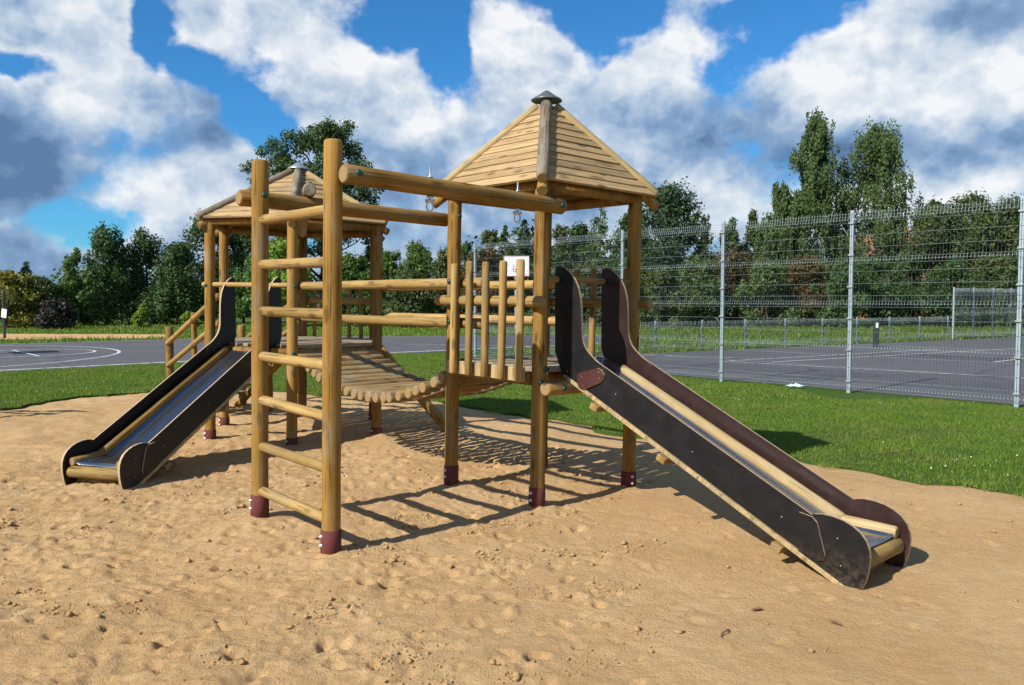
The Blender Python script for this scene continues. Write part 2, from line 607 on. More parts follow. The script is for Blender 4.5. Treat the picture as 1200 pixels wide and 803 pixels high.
def lathe_mesh(prof, mat, seg=20, smooth=True, key=None):
    """profile [(r,z)...] revolved about Z, closed with caps"""
    V, Fc = [], []
    for r, z in prof:
        for s in range(seg):
            a = 2 * math.pi * s / seg
            V.append((r * math.cos(a), r * math.sin(a), z))
    for i in range(len(prof) - 1):
        for s in range(seg):
            Fc.append((i * seg + s, i * seg + (s + 1) % seg, (i + 1) * seg + (s + 1) % seg, (i + 1) * seg + s))
    nsm = len(Fc)
    Fc.append(tuple(range(seg - 1, -1, -1)))
    Fc.append(tuple(range((len(prof) - 1) * seg, len(prof) * seg)))
    return py_mesh('lathe', V, Fc, [mat], [smooth] * nsm + [False, False])


def tube(bm, pts, r, seg=6):
    """append a tube along points to a bmesh"""
    rings = []
    n = len(pts)
    for i, p in enumerate(pts):
        a = pts[max(i - 1, 0)]
        c = pts[min(i + 1, n - 1)]
        d = (Vector(c) - Vector(a)).normalized()
        q = d.to_track_quat('Z', 'Y').to_matrix()
        rr = r[i] if isinstance(r, (list, tuple)) else r
        rings.append([bm.verts.new(Vector(p) + q @ Vector((rr * math.cos(2 * math.pi * s / seg), rr * math.sin(2 * math.pi * s / seg), 0))) for s in range(seg)])
    for i in range(n - 1):
        for s in range(seg):
            f = bm.faces.new((rings[i][s], rings[i][(s + 1) % seg], rings[i + 1][(s + 1) % seg], rings[i + 1][s]))
            f.smooth = True
    bm.faces.new(list(reversed(rings[0])))
    bm.faces.new(rings[-1])


def bm_mesh(name, bm, *mats):
    me = bpy.data.meshes.new(name)
    bm.to_mesh(me)
    bm.free()
    for mm in mats:
        me.materials.append(MATS[mm])
    return me


def prism(name, poly, y0, y1, mats, parent, M=None, rim=1, bev=0.0):
    """polygon (x,z) extruded along local y; faces slot 0, rim slot 1"""
    n = len(poly)
    V = [(x, y0, z) for x, z in poly] + [(x, y1, z) for x, z in poly]
    Fc = [tuple(range(n)), tuple(range(2 * n - 1, n - 1, -1))]
    mi = [0, 0]
    for i in range(n):
        j = (i + 1) % n
        Fc.append((i, n + i, n + j, j))
        mi.append(rim)
    me = py_mesh(name, V, Fc, mats, None, mi)
    bm = bmesh.new()
    bm.from_mesh(me)
    bmesh.ops.recalc_face_normals(bm, faces=bm.faces[:])
    bm.to_mesh(me)
    bm.free()
    return link(name, me, parent, M)


# ------------------------------------------------------------------ value noise in numpy
def vnoise(x, y, seed=0):
    r = np.random.default_rng(seed)
    T = r.random((256, 256))
    xi = np.floor(x).astype(int)
    yi = np.floor(y).astype(int)
    fx = x - xi
    fy = y - yi
    fx = fx * fx * fx * (fx * (fx * 6 - 15) + 10)
    fy = fy * fy * fy * (fy * (fy * 6 - 15) + 10)
    a = T[xi % 256, yi % 256]
    b_ = T[(xi + 1) % 256, yi % 256]
    c_ = T[xi % 256, (yi + 1) % 256]
    d_ = T[(xi + 1) % 256, (yi + 1) % 256]
    return (a * (1 - fx) + b_ * fx) * (1 - fy) + (c_ * (1 - fx) + d_ * fx) * fy


def fbm(x, y, sc, oct=4, seed=0, g=.5):
    t = 0
    amp = 1
    s = 0
    for o in range(oct):
        t = t + amp * vnoise(x / sc * 2 ** o + 13.7 * o, y / sc * 2 ** o + 7.1 * o, seed + o)
        s += amp
        amp *= g
    return t / s - .5


def inside(px, py, poly):
    res = np.zeros(px.shape, bool)
    n = len(poly)
    for i in range(n):
        x1, y1 = poly[i][:2]
        x2, y2 = poly[(i + 1) % n][:2]
        cnd = (y1 > py) != (y2 > py)
        xx = (x2 - x1) * (py - y1) / (y2 - y1 + 1e-12) + x1
        res ^= cnd & (px < xx)
    return res


def bdist(px, py, poly):
    d = np.full(px.shape, 1e9)
    n = len(poly)
    for i in range(n):
        x1, y1 = poly[i][:2]
        x2, y2 = poly[(i + 1) % n][:2]
        dx, dy = x2 - x1, y2 - y1
        t = np.clip(((px - x1) * dx + (py - y1) * dy) / (dx * dx + dy * dy + 1e-12), 0, 1)
        d = np.minimum(d, np.hypot(px - x1 - t * dx, py - y1 - t * dy))
    return d


# ------------------------------------------------------------------ layout frame
ANG = R(41.7)
U = Vector((math.cos(ANG), math.sin(ANG), 0))
VV = Vector((-math.sin(ANG), math.cos(ANG), 0))
O = Vector((0.184, 5.907, 0))
HEXC = Vector((-2.568, 9.541, 0))
S_HEX = 1.05
TILT = R(1.0)


def uv(u, v, z=0.0):
    return O + U * u + VV * v + Vector((0, 0, z))


POSTS_W = [uv(0, 0), uv(0, 1.05), uv(1.05, 0), uv(1.05, 1.05), uv(-1.70, 0.02), uv(-1.70, 1.02)] + \
          [HEXC + Vector((S_HEX * math.cos(ANG + R(60 * k)), S_HEX * math.sin(ANG + R(60 * k)), 0)) for k in range(6)]

# ------------------------------------------------------------------ sand pit
edge_px = [(0, 478), (60, 468), (178, 458), (282, 454), (380, 462), (493, 467), (600, 487), (660, 493), (727, 508), (830, 522), (939, 540), (1090, 563), (1200, 580)]
edge = [(gnd(*q).x, gnd(*q).y) for q in edge_px]
ctrl = [(-14, -2), (-11.5, 6.5), (-9.2, 9.6)] + edge + [(5.0, 5.0), (6.0, 2.5), (6.5, -2), (5.5, -6), (-10, -7)]


def smooth_loop(c, k=10, jit=.035):
    n = len(c)
    out = []
    for i in range(n):
        p0, p1, p2, p3 = (np.array(c[(i + j) % n], float) for j in (-1, 0, 1, 2))
        m = max(3, int(np.linalg.norm(p2 - p1) / .14))
        for s in range(m):
            t = s / m
            q = .5 * ((2 * p1) + (-p0 + p2) * t + (2 * p0 - 5 * p1 + 4 * p2 - p3) * t * t + (-p0 + 3 * p1 - 3 * p2 + p3) * t ** 3)
            out.append(q)
    out = np.array(out)
    out[:, 0] += jit * 2 * fbm(out[:, 0], out[:, 1], .5, 3, 5) * 2.5
    out[:, 1] += jit * 2 * fbm(out[:, 0], out[:, 1], .5, 3, 9) * 2.5
    return [tuple(q) for q in out]


SAND = smooth_loop(ctrl, jit=.11)
SANDL = SAND[::2]


def axis_grid(segs):
    out = []
    for a, b_, st in segs:
        n = max(1, int(round((b_ - a) / st)))
        out += list(np.linspace(a, b_, n, endpoint=False))
    out.append(segs[-1][1])
    return np.array(out)


gx = axis_grid([(-14.2, -8, .15), (-8, -4.4, .045), (-4.4, 2.0, .0165), (2.0, 4.6, .022), (4.6, 7, .06)])
gy = axis_grid([(-7.2, 2.4, .2), (2.4, 5, .0145), (5, 8, .023), (8, 14.9, .045)])
GX, GY = np.meshgrid(gx, gy)
rough = np.clip(.62 + .38 * np.tanh((-GX - .6) / 1.6) + .25 * fbm(GX, GY, 1.5, 2, 77), .2, 1.1)
HZ = .055 * fbm(GX, GY, 1.7, 3, 1) + .070 * rough * fbm(GX, GY, .42, 4, 21) + .030 * rough * fbm(GX, GY, .10, 4, 41, .6) + .014 * np.clip(rough, .4, 1) * fbm(GX, GY, .040, 2, 141)
cl = fbm(GX, GY, .16, 3, 61)
HZ += .05 * rough * np.clip(cl - .17, 0, 1)
HZ -= .060 * rough * np.clip(-cl - .17, 0, 1)
for i in range(640):
    if i < 380:
        cx, cy = rng.uniform(-5.5, 1.0), rng.uniform(2.7, 9.5)
    else:
        cx, cy = rng.uniform(-8, 5.0), rng.uniform(2.7, 13)
    a = rng.uniform(0, math.pi)
    l, w = rng.uniform(.05, .14), rng.uniform(.03, .06)
    dp = rng.uniform(.004, .014) * (1.0 if cx < .2 else .5)
    x0, x1 = np.searchsorted(gx, (cx - .4, cx + .4))
    y0, y1 = np.searchsorted(gy, (cy - .4, cy + .4))
    sx, sy = GX[y0:y1, x0:x1] - cx, GY[y0:y1, x0:x1] - cy
    if sx.size == 0:
        continue
    uu = (sx * math.cos(a) + sy * math.sin(a)) / l
    ww = (-sx * math.sin(a) + sy * math.cos(a)) / w
    rr = np.sqrt(uu * uu + ww * ww)
    rr = rr + .35 * fbm(GX[y0:y1, x0:x1], GY[y0:y1, x0:x1], .05, 2, i % 50)
    HZ[y0:y1, x0:x1] += dp * (-np.exp(-(rr / .9) ** 4) + .55 * np.exp(-((rr - 1.35) / .32) ** 2) * np.clip(.6 + uu * .5, 0, 1.2))
# shoe prints: sole and heel with a little tread
for i in range(46):
    cx, cy = rng.uniform(-3.6, 2.6), rng.uniform(2.9, 6.4)
    if i < 26:
        cx = rng.uniform(-3.8, -.2)
    a = rng.uniform(0, 2 * math.pi)
    k_ = rng.uniform(.62, 1.0)
    dp = rng.uniform(.006, .013)
    x0, x1 = np.searchsorted(gx, (cx - .3, cx + .3))
    y0, y1 = np.searchsorted(gy, (cy - .3, cy + .3))
    sx, sy = GX[y0:y1, x0:x1] - cx, GY[y0:y1, x0:x1] - cy
    if sx.size == 0:
        continue
    uu = (sx * math.cos(a) + sy * math.sin(a)) / k_
    ww = (-sx * math.sin(a) + sy * math.cos(a)) / k_
    m1 = np.exp(-(np.hypot((uu - .05) / .082, ww / .046)) ** 6)
    m2 = np.exp(-(np.hypot((uu + .085) / .042, ww / .034)) ** 6)
    mm_ = np.maximum(m1, m2)
    rim_ = np.exp(-((np.hypot(uu / .15, ww / .058) - 1.12) / .14) ** 2)
    HZ[y0:y1, x0:x1] += -dp * mm_ * (1 + .25 * np.sin(uu * 170)) + dp * .6 * rim_ * (1 - mm_)
for i in range(1500):
    cx, cy = (rng.uniform(-5.0, .6), rng.uniform(2.7, 8.5)) if i < 1100 else (rng.uniform(-5, 4.2), rng.uniform(2.7, 8.5))
    rd = rng.uniform(.013, .032)
    dp = rng.uniform(.008, .026) * (1 if i < 1100 else .45)
    a = rng.uniform(0, math.pi)
    el = rng.uniform(1.0, 2.2)
    x0, x1 = np.searchsorted(gx, (cx - .16, cx + .16))
    y0, y1 = np.searchsorted(gy, (cy - .16, cy + .16))
    sx, sy = GX[y0:y1, x0:x1] - cx, GY[y0:y1, x0:x1] - cy
    if sx.size == 0:
        continue
    rr = np.hypot((sx * math.cos(a) + sy * math.sin(a)) / (rd * el), (-sx * math.sin(a) + sy * math.cos(a)) / rd)
    sgn_ = -1.0 if i % 5 else .8
    HZ[y0:y1, x0:x1] += 1.5 * dp * sgn_ * np.exp(-rr ** 3) + dp * .35 * np.exp(-((rr - 1.5) / .4) ** 2) * (sgn_ < 0)
for q in POSTS_W:
    HZ += .030 * np.exp(-((GX - q.x) ** 2 + (GY - q.y) ** 2) / .22 ** 2)
ins = inside(GX, GY, SANDL)
bd = bdist(GX, GY, SANDL)
sg = np.where(ins, bd, -bd)
k = np.clip(sg / .5, 0, 1)
HZ = HZ * (.4 + .6 * k) - .03 * (1 - k) + np.where(sg < 0, np.clip(sg, -.3, 0) * .35, 0)
nx, ny = len(gx), len(gy)
idx = np.arange(nx * ny).reshape(ny, nx)
quads = np.stack([idx[:-1, :-1], idx[:-1, 1:], idx[1:, 1:], idx[1:, :-1]], -1)
keep = (sg[:-1, :-1] > -.35) | (sg[1:, 1:] > -.35)
quads = quads[keep]
used = np.unique(quads)
remap = np.full(nx * ny, -1)
remap[used] = np.arange(len(used))
SV = np.stack([GX.ravel(), GY.ravel(), HZ.ravel()], -1)[used]
tag(link('sand_pit', np_mesh('sand', SV, remap[quads], ['sand'], True)), kind='structure')


def hs(x, y):
    i = int(np.clip(np.searchsorted(gx, x), 0, nx - 1))
    j = int(np.clip(np.searchsorted(gy, y), 0, ny - 1))
    return float(HZ[j, i])


# crumbs of damp sand, too many to count
def crumb_mesh(n):
    V, Fc = [], []
    base = np.array([(1, 0, 0), (-1, 0, 0), (0, 1, 0), (0, -1, 0), (0, 0, 1), (0, 0, -.6)], float)
    tri = np.array([(0, 2, 4), (2, 1, 4), (1, 3, 4), (3, 0, 4), (2, 0, 5), (1, 2, 5), (3, 1, 5), (0, 3, 5)])
    k = 0
    cl_ = [(rng.uniform(-4, .9), rng.uniform(3.0, 7.5)) for _ in range(110)]
    while k < n:
        if rng.random() < .7:
            c = cl_[int(rng.integers(len(cl_)))]
            x, y = c[0] + rng.normal(0, .07), c[1] + rng.normal(0, .05)
        else:
            x, y = rng.uniform(-4.5, 4), rng.uniform(2.8, 9)
        s = rng.uniform(.003, .009) * (rng.uniform(2, 3.6) if rng.random() < .06 else 1)
        P = base * s * rng.uniform(.6, 1.5, (6, 1))
        a = rng.uniform(0, 6.28)
        P = np.stack([P[:, 0] * math.cos(a) - P[:, 1] * math.sin(a), P[:, 0] * math.sin(a) + P[:, 1] * math.cos(a), P[:, 2] * .7], -1)
        P += (x, y, hs(x, y) + s * .2)
        V.append(P)
        Fc.append(tri + 6 * k)
        k += 1
    return np.concatenate(V), np.concatenate(Fc)


cv, cf = crumb_mesh(7000)
tag(link('sand_crumbs', np_mesh('crumbs', cv, cf, ['sand'])), 'loose crumbs of damp sand scattered over the sand pit', 'sand', kind='stuff')

# ------------------------------------------------------------------ lawn sheet with a hole for the sand
bm = bmesh.new()
iv = [bm.verts.new((x, y, .004)) for x, y in SAND]
ov = [bm.verts.new(q) for q in [(-700, -300, .004), (700, -300, .004), (700, 900, .004), (-700, 900, .004)]]
es = [bm.edges.new((l[i], l[(i + 1) % len(l)])) for l in (iv, ov) for i in range(len(l))]
bmesh.ops.triangle_fill(bm, use_beauty=True, use_dissolve=False, edges=es)
# turned-down lip so that the turf edge has thickness
lip = [bm.verts.new((x + 0, y + 0, -.09)) for x, y in SAND]
for i in range(len(iv)):
    j = (i + 1) % len(iv)
    bm.faces.new((iv[i], iv[j], lip[j], lip[i]))
bmesh.ops.recalc_face_normals(bm, faces=bm.faces[:])
for f in bm.faces:
    if abs(f.normal.z) > .5 and f.normal.z < 0:
        f.normal_flip()
tag(link('lawn', bm_mesh('lawn', bm, 'lawn')), kind='structure')


def sheet(name, pts, z, mat):
    bm = bmesh.new()
    f = bm.faces.new([bm.verts.new((x, y, z)) for x, y in pts])
    bmesh.ops.triangulate(bm, faces=[f])
    bmesh.ops.recalc_face_normals(bm, faces=bm.faces[:])
    for f in bm.faces:
        if f.normal.z < 0:
            f.normal_flip()
    return tag(link(name, bm_mesh(name, bm, mat)), kind='structure')


COURT_L = [(-40, -6.5), (-11.09, 17.31), (-8.6, 19.55), (-3.82, 23.1), (4.2, 29.2), (6.0, 36), (-2.8, 35.6), (-11.1, 34.3), (-18.26, 28.9), (-50, 1.5)]
FC = Vector((-0.96, 20.96, 0))       # corner of the tall fence
FD = Vector((.665, -.747, 0)).normalized()
LD = Vector((.854, .52, 0)).normalized()
fin = Vector((.747, .665, 0)) * .12
COURT_R = [tuple((FC + LD * .4 + fin)[:2]), tuple((FC + FD * 26 + fin)[:2]), (55, 4), (70, 60), tuple((FC + LD * 48 - Vector((-.52, .854, 0)) * .3)[:2]), tuple((FC + LD * 1.2 - Vector((-.52, .854, 0)) * .3)[:2])]
sheet('asphalt_court', COURT_L, .009, 'asphalt')
sheet('fenced_court', COURT_R, .0094, 'asphalt')
strip_px = [(-260, 396.5), (0, 398.3), (190, 396.3), (207, 394.6), (185, 392.3), (0, 391.6), (-260, 391)]
SAND2 = smooth_loop([tuple(gnd(*q)[:2]) for q in strip_px], jit=.15)[::3]
sheet('sand_strip', SAND2, .014, 'sand')


def ribbon(name, pts, w, z=.015, closed=False):
    P = [Vector((x, y, z)) for x, y in pts]
    n = len(P)
    V, Fc = [], []
    for i in range(n):
        a, c = (P[(i - 1) % n], P[(i + 1) % n]) if closed else (P[max(i - 1, 0)], P[min(i + 1, n - 1)])
        d = (c - a).normalized()
        s = Vector((-d.y, d.x, 0)) * w / 2
        V += [P[i] + s, P[i] - s]
    for i in range(n if closed else n - 1):
        j = (i + 1) % n
        Fc.append((2 * i, 2 * i + 1, 2 * j + 1, 2 * j))
    return tag(link(name, py_mesh(name, V, Fc, ['line_paint'])), kind='structure')


HOOP = Vector((-17.5, 21.6, 0))
n_in = Vector((-.62, .78, 0))
ribbon('court_line', [(-38.2, -4.4), (-11.25, 17.85), (-8.8, 20.1), (-3.95, 23.65), (3.9, 29.6)], .16)
ribbon('court_line', [(-49.5, 1.3), (-18.2, 28.6), (-11.1, 34.0), (-2.8, 35.3), (5.9, 35.7)], .09)
ribbon('court_line', [(HOOP.x + 6.2 * math.cos(ANG + t), HOOP.y + 6.2 * math.sin(ANG + t)) for t in np.linspace(-1.75, 1.75, 60)], .09)
FT = Vector((-14.45, 23.75, 0))
ribbon('court_line', [(FT.x + 1.85 * math.cos(t), FT.y + 1.85 * math.sin(t)) for t in np.linspace(0, 2 * math.pi, 48, endpoint=False)], .08, .0165, True)
ribbon('court_line', [(FT.x - VV.x * 1.9, FT.y - VV.y * 1.9), (FT.x + VV.x * 1.9, FT.y + VV.y * 1.9)], .08, .018)
for a, c in [((855, 423.5), (1100, 410)), ((905, 425), (1190, 409)), ((845, 424), (1200, 444)), ((752, 416.5), (860, 420)), ((1165, 425), (1200, 421)), ((470, 404), (700, 408))]:
    A, Cc = gnd(*a), gnd(*c)
    ribbon('court_line', [(A.x, A.y), (Cc.x, Cc.y)], .07, .0155 + random.random() * .002)

# ------------------------------------------------------------------ grass blades (stuff)
def blades(n, xr, yr, ln, wd, reject, seed):
    r = np.random.default_rng(seed)
    x = r.uniform(*xr, n)
    y = r.uniform(*yr, n)
    ok = reject(x, y)
    x, y = x[ok], y[ok]
    # tufts: density follows a noise
    pr = .40 + 1.3 * (fbm(x, y, .5, 3, 91) + .3)
    ok = r.random(len(x)) < pr
    x, y = x[ok], y[ok]
    n = len(x)
    hh = ln * r.uniform(.45, 1.25, n) * (1 + 1.4 * fbm(x, y, .35, 2, 17))
    w = wd * r.uniform(.6, 1.3, n)
    a = r.uniform(0, 2 * np.pi, n)
    le = r.uniform(.1, .75, n) * hh
    la = r.uniform(0, 2 * np.pi, n)
    z0 = np.full(n, .0)
    p0 = np.stack([x - np.cos(a) * w, y - np.sin(a) * w, z0], -1)
    p1 = np.stack([x + np.cos(a) * w, y + np.sin(a) * w, z0], -1)
    p2 = np.stack([x + np.cos(la) * le, y + np.sin(la) * le, hh], -1)
    V = np.stack([p0, p1, p2], 1).reshape(-1, 3)
    return V, np.arange(3 * n).reshape(-1, 3)


def rej_right(x, y):
    s = (x - FC.x) * .747 + (y - FC.y) * .665     # distance beyond the fence line
    jag = .12 * fbm(x, y, .4, 2, 3)
    d = bdist(x, y, SANDL)
    return (~inside(x, y, SANDL) | (d < .01 + .95 * np.clip(fbm(x, y, .30, 3, 55) - .02, 0, 1))) & (s < .10 + jag) & ~inside(x, y, COURT_L)


def rej_left(x, y):
    d = bdist(x, y, SANDL)
    dc = bdist(x, y, COURT_L)
    return (~inside(x, y, SANDL) | (d < .01 + .95 * np.clip(fbm(x, y, .30, 3, 56) - .02, 0, 1))) & (~inside(x, y, COURT_L) | (dc < .10 + .25 * fbm(x, y, .5, 2, 8)))


parts = [blades(330000, (-1.5, 8.5), (4.5, 12.5), .036, .0042, rej_right, 1),
         blades(200000, (-3.5, 5), (12.5, 24), .042, .0062, rej_right, 2),
         blades(330000, (-14, -1.5), (10.5, 23.5), .046, .0062, rej_left, 3)]
Vs, Fs, k0 = [], [], 0
for Va, Fa in parts:
    Vs.append(Va)
    Fs.append(Fa + k0)
    k0 += len(Va)
tag(link('grass', np_mesh('grass', np.concatenate(Vs), np.concatenate(Fs), ['grass_blade'])), 'short green grass growing round the sand pit', 'grass', kind='stuff')


def rej_far(x, y):
    return ~inside(x, y, COURT_L) & ~inside(x, y, COURT_R) & ~inside(x, y, SAND2)


fa = [blades(60000, (-34, 4), (27, 52), .13, .03, rej_far, 4), blades(60000, (0, 44), (22, 52), .14, .03, rej_far, 5)]
tag(link('rough_grass', np_mesh('rgrass', np.concatenate([fa[0][0], fa[1][0]]), np.concatenate([fa[0][1], fa[1][1] + len(fa[0][0])]), ['grass_blade'])),
    'longer rough grass beyond the asphalt courts', 'grass', kind='stuff')

# clover flowers
V, Fc = [], []
cs = [(rng.uniform(1.5, 6), rng.uniform(7, 13)) for _ in range(16)] + [(rng.uniform(-11, -4), rng.uniform(13, 20)) for _ in range(16)]
kk = 0
for i in range(70):
    c = cs[int(rng.integers(len(cs)))]
    x, y = c[0] + rng.normal(0, .3), c[1] + rng.normal(0, .3)
    if not rej_right(np.array([x]), np.array([y]))[0] or not rej_left(np.array([x]), np.array([y]))[0]:
        continue
    s = rng.uniform(.005, .009)
    z = rng.uniform(.04, .055)
    V += [(x + s, y, z), (x - s, y, z), (x, y + s, z), (x, y - s, z), (x, y, z + s), (x, y, z - s)]
    Fc += [tuple(q + kk for q in t) for t in [(0, 2, 4), (2, 1, 4), (1, 3, 4), (3, 0, 4), (2, 0, 5), (1, 2, 5), (3, 1, 5), (0, 3, 5)]]
    kk += 6
tag(link('clover_flowers', np_mesh('clover', V, Fc, ['white_petal'])), 'tiny white clover flowers dotted through the grass', 'flowers', kind='stuff')

# ------------------------------------------------------------------ play equipment
CAPM = lathe_mesh([(.020, 0), (.021, .004), (.019, .010), (.012, .015), (.004, .017)], 'cap_green', 14)
BOLTM = lathe_mesh([(.013, 0), (.013, .004), (.008, .004), (.008, .014), (.003, .016)], 'bolt_steel', 8)
PR = .057


def cap(pos, d, parent):
    return link('bolt_cap', CAPM, parent, axis_M(pos, Vector(pos) + Vector(d)))


def post(parent, x, y, top, caps=(), zb=0.0, bolts=((-1, -.4),), r=PR, sleeve=True, mat='post_wood'):
    p = log('post', (x, y, -.35), (x, y, top), r, mat, parent, wob=.018)
    if sleeve:
        s = link('post_sleeve', lathe_mesh([(r + .006, -.1), (r + .006, .135), (r + .001, .139)], 'sleeve_maroon', 20), p, p.matrix_basis.inverted() @ Matrix.Translation((x, y, zb)))
        for dx, dy in bolts:
            d = Vector((dx, dy, 0)).normalized()
            for z in (.045, .10):
                link('sleeve_bolt', BOLTM, p, p.matrix_basis.inverted() @ axis_M(Vector((x, y, zb + z)) + d * (r + .004), Vector((x, y, zb + z)) + d * (r + .1)))
    for z, d in caps:
        dv = Vector(d).normalized()
        link('bolt_cap', CAPM, p, p.matrix_basis.inverted() @ axis_M(Vector((x, y, z)) + dv * (r - .003), Vector((x, y, z)) + dv))
    return p


def roof(parent, corners, apex, rows, eave_z, ridge_mats, ring, name='roof', ridge_r=.036, capm='galvanised'):
    """lapped boards on each face, half-log ridges, sheet-metal cap"""
    n = len(corners)
    bm = bmesh.new()
    for i in range(n):
        a, c = ring[i], ring[(i + 1) % n]
        tube(bm, [a, c], .045, 10)
        q = Vector(corners[i])
        top = Vector(apex) + Vector((0, 0, -.07))
        tube(bm, [q + (top - q) * -.03 + Vector((0, 0, -.07)), top + Vector((0, 0, -.06))], .04, 8)
    rf = link(name, bm_mesh('roof_frame', bm, 'post_wood'), parent)
    for i in range(n):
        c1, c2, ap = Vector(corners[i]), Vector(corners[(i + 1) % n]), Vector(apex)
        xd = (c2 - c1).normalized()
        mid = (c1 + c2) / 2
        sl = (ap - mid)
        yd = (sl - xd * sl.dot(xd)).normalized()
        nrm = xd.cross(yd).normalized()
        Hs = sl.length
        half = (c2 - c1).length / 2
        M = Matrix((xd, yd, nrm)).transposed().to_4x4()
        M.translation = mid
        for k in range(rows):
            t0 = k / rows - .012
            t1 = min((k + 1) / rows + .02, .985)
            h0, h1 = half * (1 - max(t0, 0)), half * (1 - t1)
            y0, y1 = Hs * t0, Hs * t1
            e = .020 + random.uniform(-.002, .002)
            V = [(-h0, y0, .004), (h0, y0, .004), (h1, y1, -.006), (-h1, y1, -.006), (-h0, y0, .004 + e), (h0, y0, .004 + e), (h1, y1, .013), (-h1, y1, .013)]
            Fc = [(3, 2, 1, 0), (4, 5, 6, 7), (0, 1, 5, 4), (1, 2, 6, 5), (2, 3, 7, 6), (3, 0, 4, 7)]
            link('roof_board', py_mesh('roof_board', V, Fc, ['roof_wood']), rf, M @ Matrix.Rotation(R(random.uniform(-.15, .15)), 4, 'Z'))
    for i in range(n):
        q, ap = Vector(corners[i]), Vector(apex)
        d = (q - ap).normalized()
        off = Vector((0, 0, .030))
        rm = ridge_mats[i]
        log('ridge_log', ap + d * .09 + off, q + d * (.05 if rm == 'bark_wood' else .02) + off, ridge_r if rm != 'bark_wood' else ridge_r * 1.25, rm, rf, seg=12, wob=.05 if rm == 'bark_wood' else .02)
    cm = lathe_mesh([(.125, .0), (.128, .004), (.125, .012), (.07, .045), (.03, .075), (.004, .088)], capm, 20)
    link('roof_cap', cm, rf, Matrix.Translation(Vector(apex) + Vector((0, 0, .012))))
    return rf


def railing(parent, a, c, out, h_rail, n, top, bot, ext=.09, pr=.030, rr=.042, first=.09, last=.09, mat='rail_wood'):
    """one round rail bolted outside two posts with upright pickets outside it"""
    a, c, out = Vector(a), Vector(c), Vector(out).normalized()
    d = (c - a)
    L = d.length
    d.normalize()
    off = out * (PR + rr - .012)
    rl = log('railing', a - d * ext + off + Vector((0, 0, h_rail)), c + d * ext + off + Vector((0, 0, h_rail)), rr, 'rail_wood', parent, seg=14)
    for i in range(n):
        s = first + (L - first - last) * i / (n - 1)
        p = a + d * s + off + out * (rr + pr - .010)
        t = top + random.uniform(-.012, .012)
        lx = random.uniform(-.006, .006)
        M = rl.matrix_basis.inverted() @ axis_M(p + Vector((0, 0, bot)), p + d * lx + Vector((0, 0, t)), random.uniform(0, 6))
        link('picket', log_mesh(pr, t - bot, mat, seg=12, wob=.03), rl, M)
    return rl


def deck(parent, boards, frame_pts, z):
    """frame logs (one mesh) with boards as pieces; boards = [(centre, length, width, rot)]"""
    bm = bmesh.new()
    for a, c in frame_pts:
        tube(bm, [a, c], .048, 12)
    dk = link('deck', bm_mesh('deck_frame', bm, 'post_wood'), parent)
    for (x, y), l, w, rz in boards:
        boxo('deck_board', (x, y, z - .02 + random.uniform(-.002, .002)), (l, w, .036), 'deck_wood', dk, Matrix.Rotation(rz, 4, 'Z'))
    return dk


# --- square tower
DK1 = 1.06
T1 = empty('play_tower', O, ANG, TILT)
tag(T1, 'square wooden tower with steep pyramid roof and picket side at right', 'play tower')
s = 1.05
post(T1, 0, 0, 2.46, [(.955, (-.5, -.87, 0)), (1.05, (.1, -1, 0))], hs(O.x, O.y), bolts=((-1, 0),))
post(T1, 0, s, 2.43, [(2.24, (.2, -1, 0)), (1.70, (-1, -.2, 0)), (1.37, (-1, -.2, 0))], hs(*uv(0, s)[:2]), bolts=((-1, 0),))
post(T1, s, 0, 2.43, [], hs(*uv(s, 0)[:2]), bolts=((-.4, -1),))
post(T1, s, s, 2.43, [(1.70, (-1, 0, 0)), (1.37, (-1, 0, 0))], hs(*uv(s, s)[:2]), bolts=((-1, 0),))
hsd = .635
cxy = s / 2
cs4 = [(cxy - hsd, cxy - hsd), (cxy + hsd, cxy - hsd), (cxy + hsd, cxy + hsd), (cxy - hsd, cxy + hsd)]
rg = [(0, 0), (s, 0), (s, s), (0, s)]
roof(T1, [(x, y, 2.42) for x, y in cs4], (cxy, cxy, 3.17), 12, 2.42, ['bark_wood', 'ridge_wood', 'bark_wood', 'ridge_wood'],
     [(x, y, 2.40) for x, y in rg], capm='roof_zinc')
deck(T1, [((cxy, .122 + .118 * i), s - .02, .110, 0) for i in range(7)] + [((cxy, .015), s - .16, .085, 0), ((cxy, s - .045), s - .16, .11, 0)],
     [((-.03, .05, DK1 - .088), (-.03, s - .05, DK1 - .088)), ((s + .03, .05, DK1 - .088), (s + .03, s - .05, DK1 - .088)), ((.3, .0, DK1 - .09), (.3, s, DK1 - .09)), ((.75, 0, DK1 - .09), (.75, s, DK1 - .09))], DK1)
boxo('fascia_board', (-.094, s / 2, 1.005), (.028, s - .13, .105), 'ridge_wood', T1)
railing(T1, (0, s, 0), (0, 0, 0), (-1, 0, 0), 1.545, 5, 1.845, .955, ext=.11, first=.20, last=.06)
railing(T1, (s, 0, 0), (s, s, 0), (1, 0, 0), 1.545, 5, 1.845, .955, ext=.11, first=.20, last=.08)
log('support_log', (-.05, -.112, .915), (s + .1, -.112, .915), .055, 'post_wood', T1)
cap((.10, -.165, .915), (0, -1, 0), T1)
log('entrance_bar', (0, 0, 1.715), (s, 0, 1.715), .026, 'rail_wood', T1, seg=12)

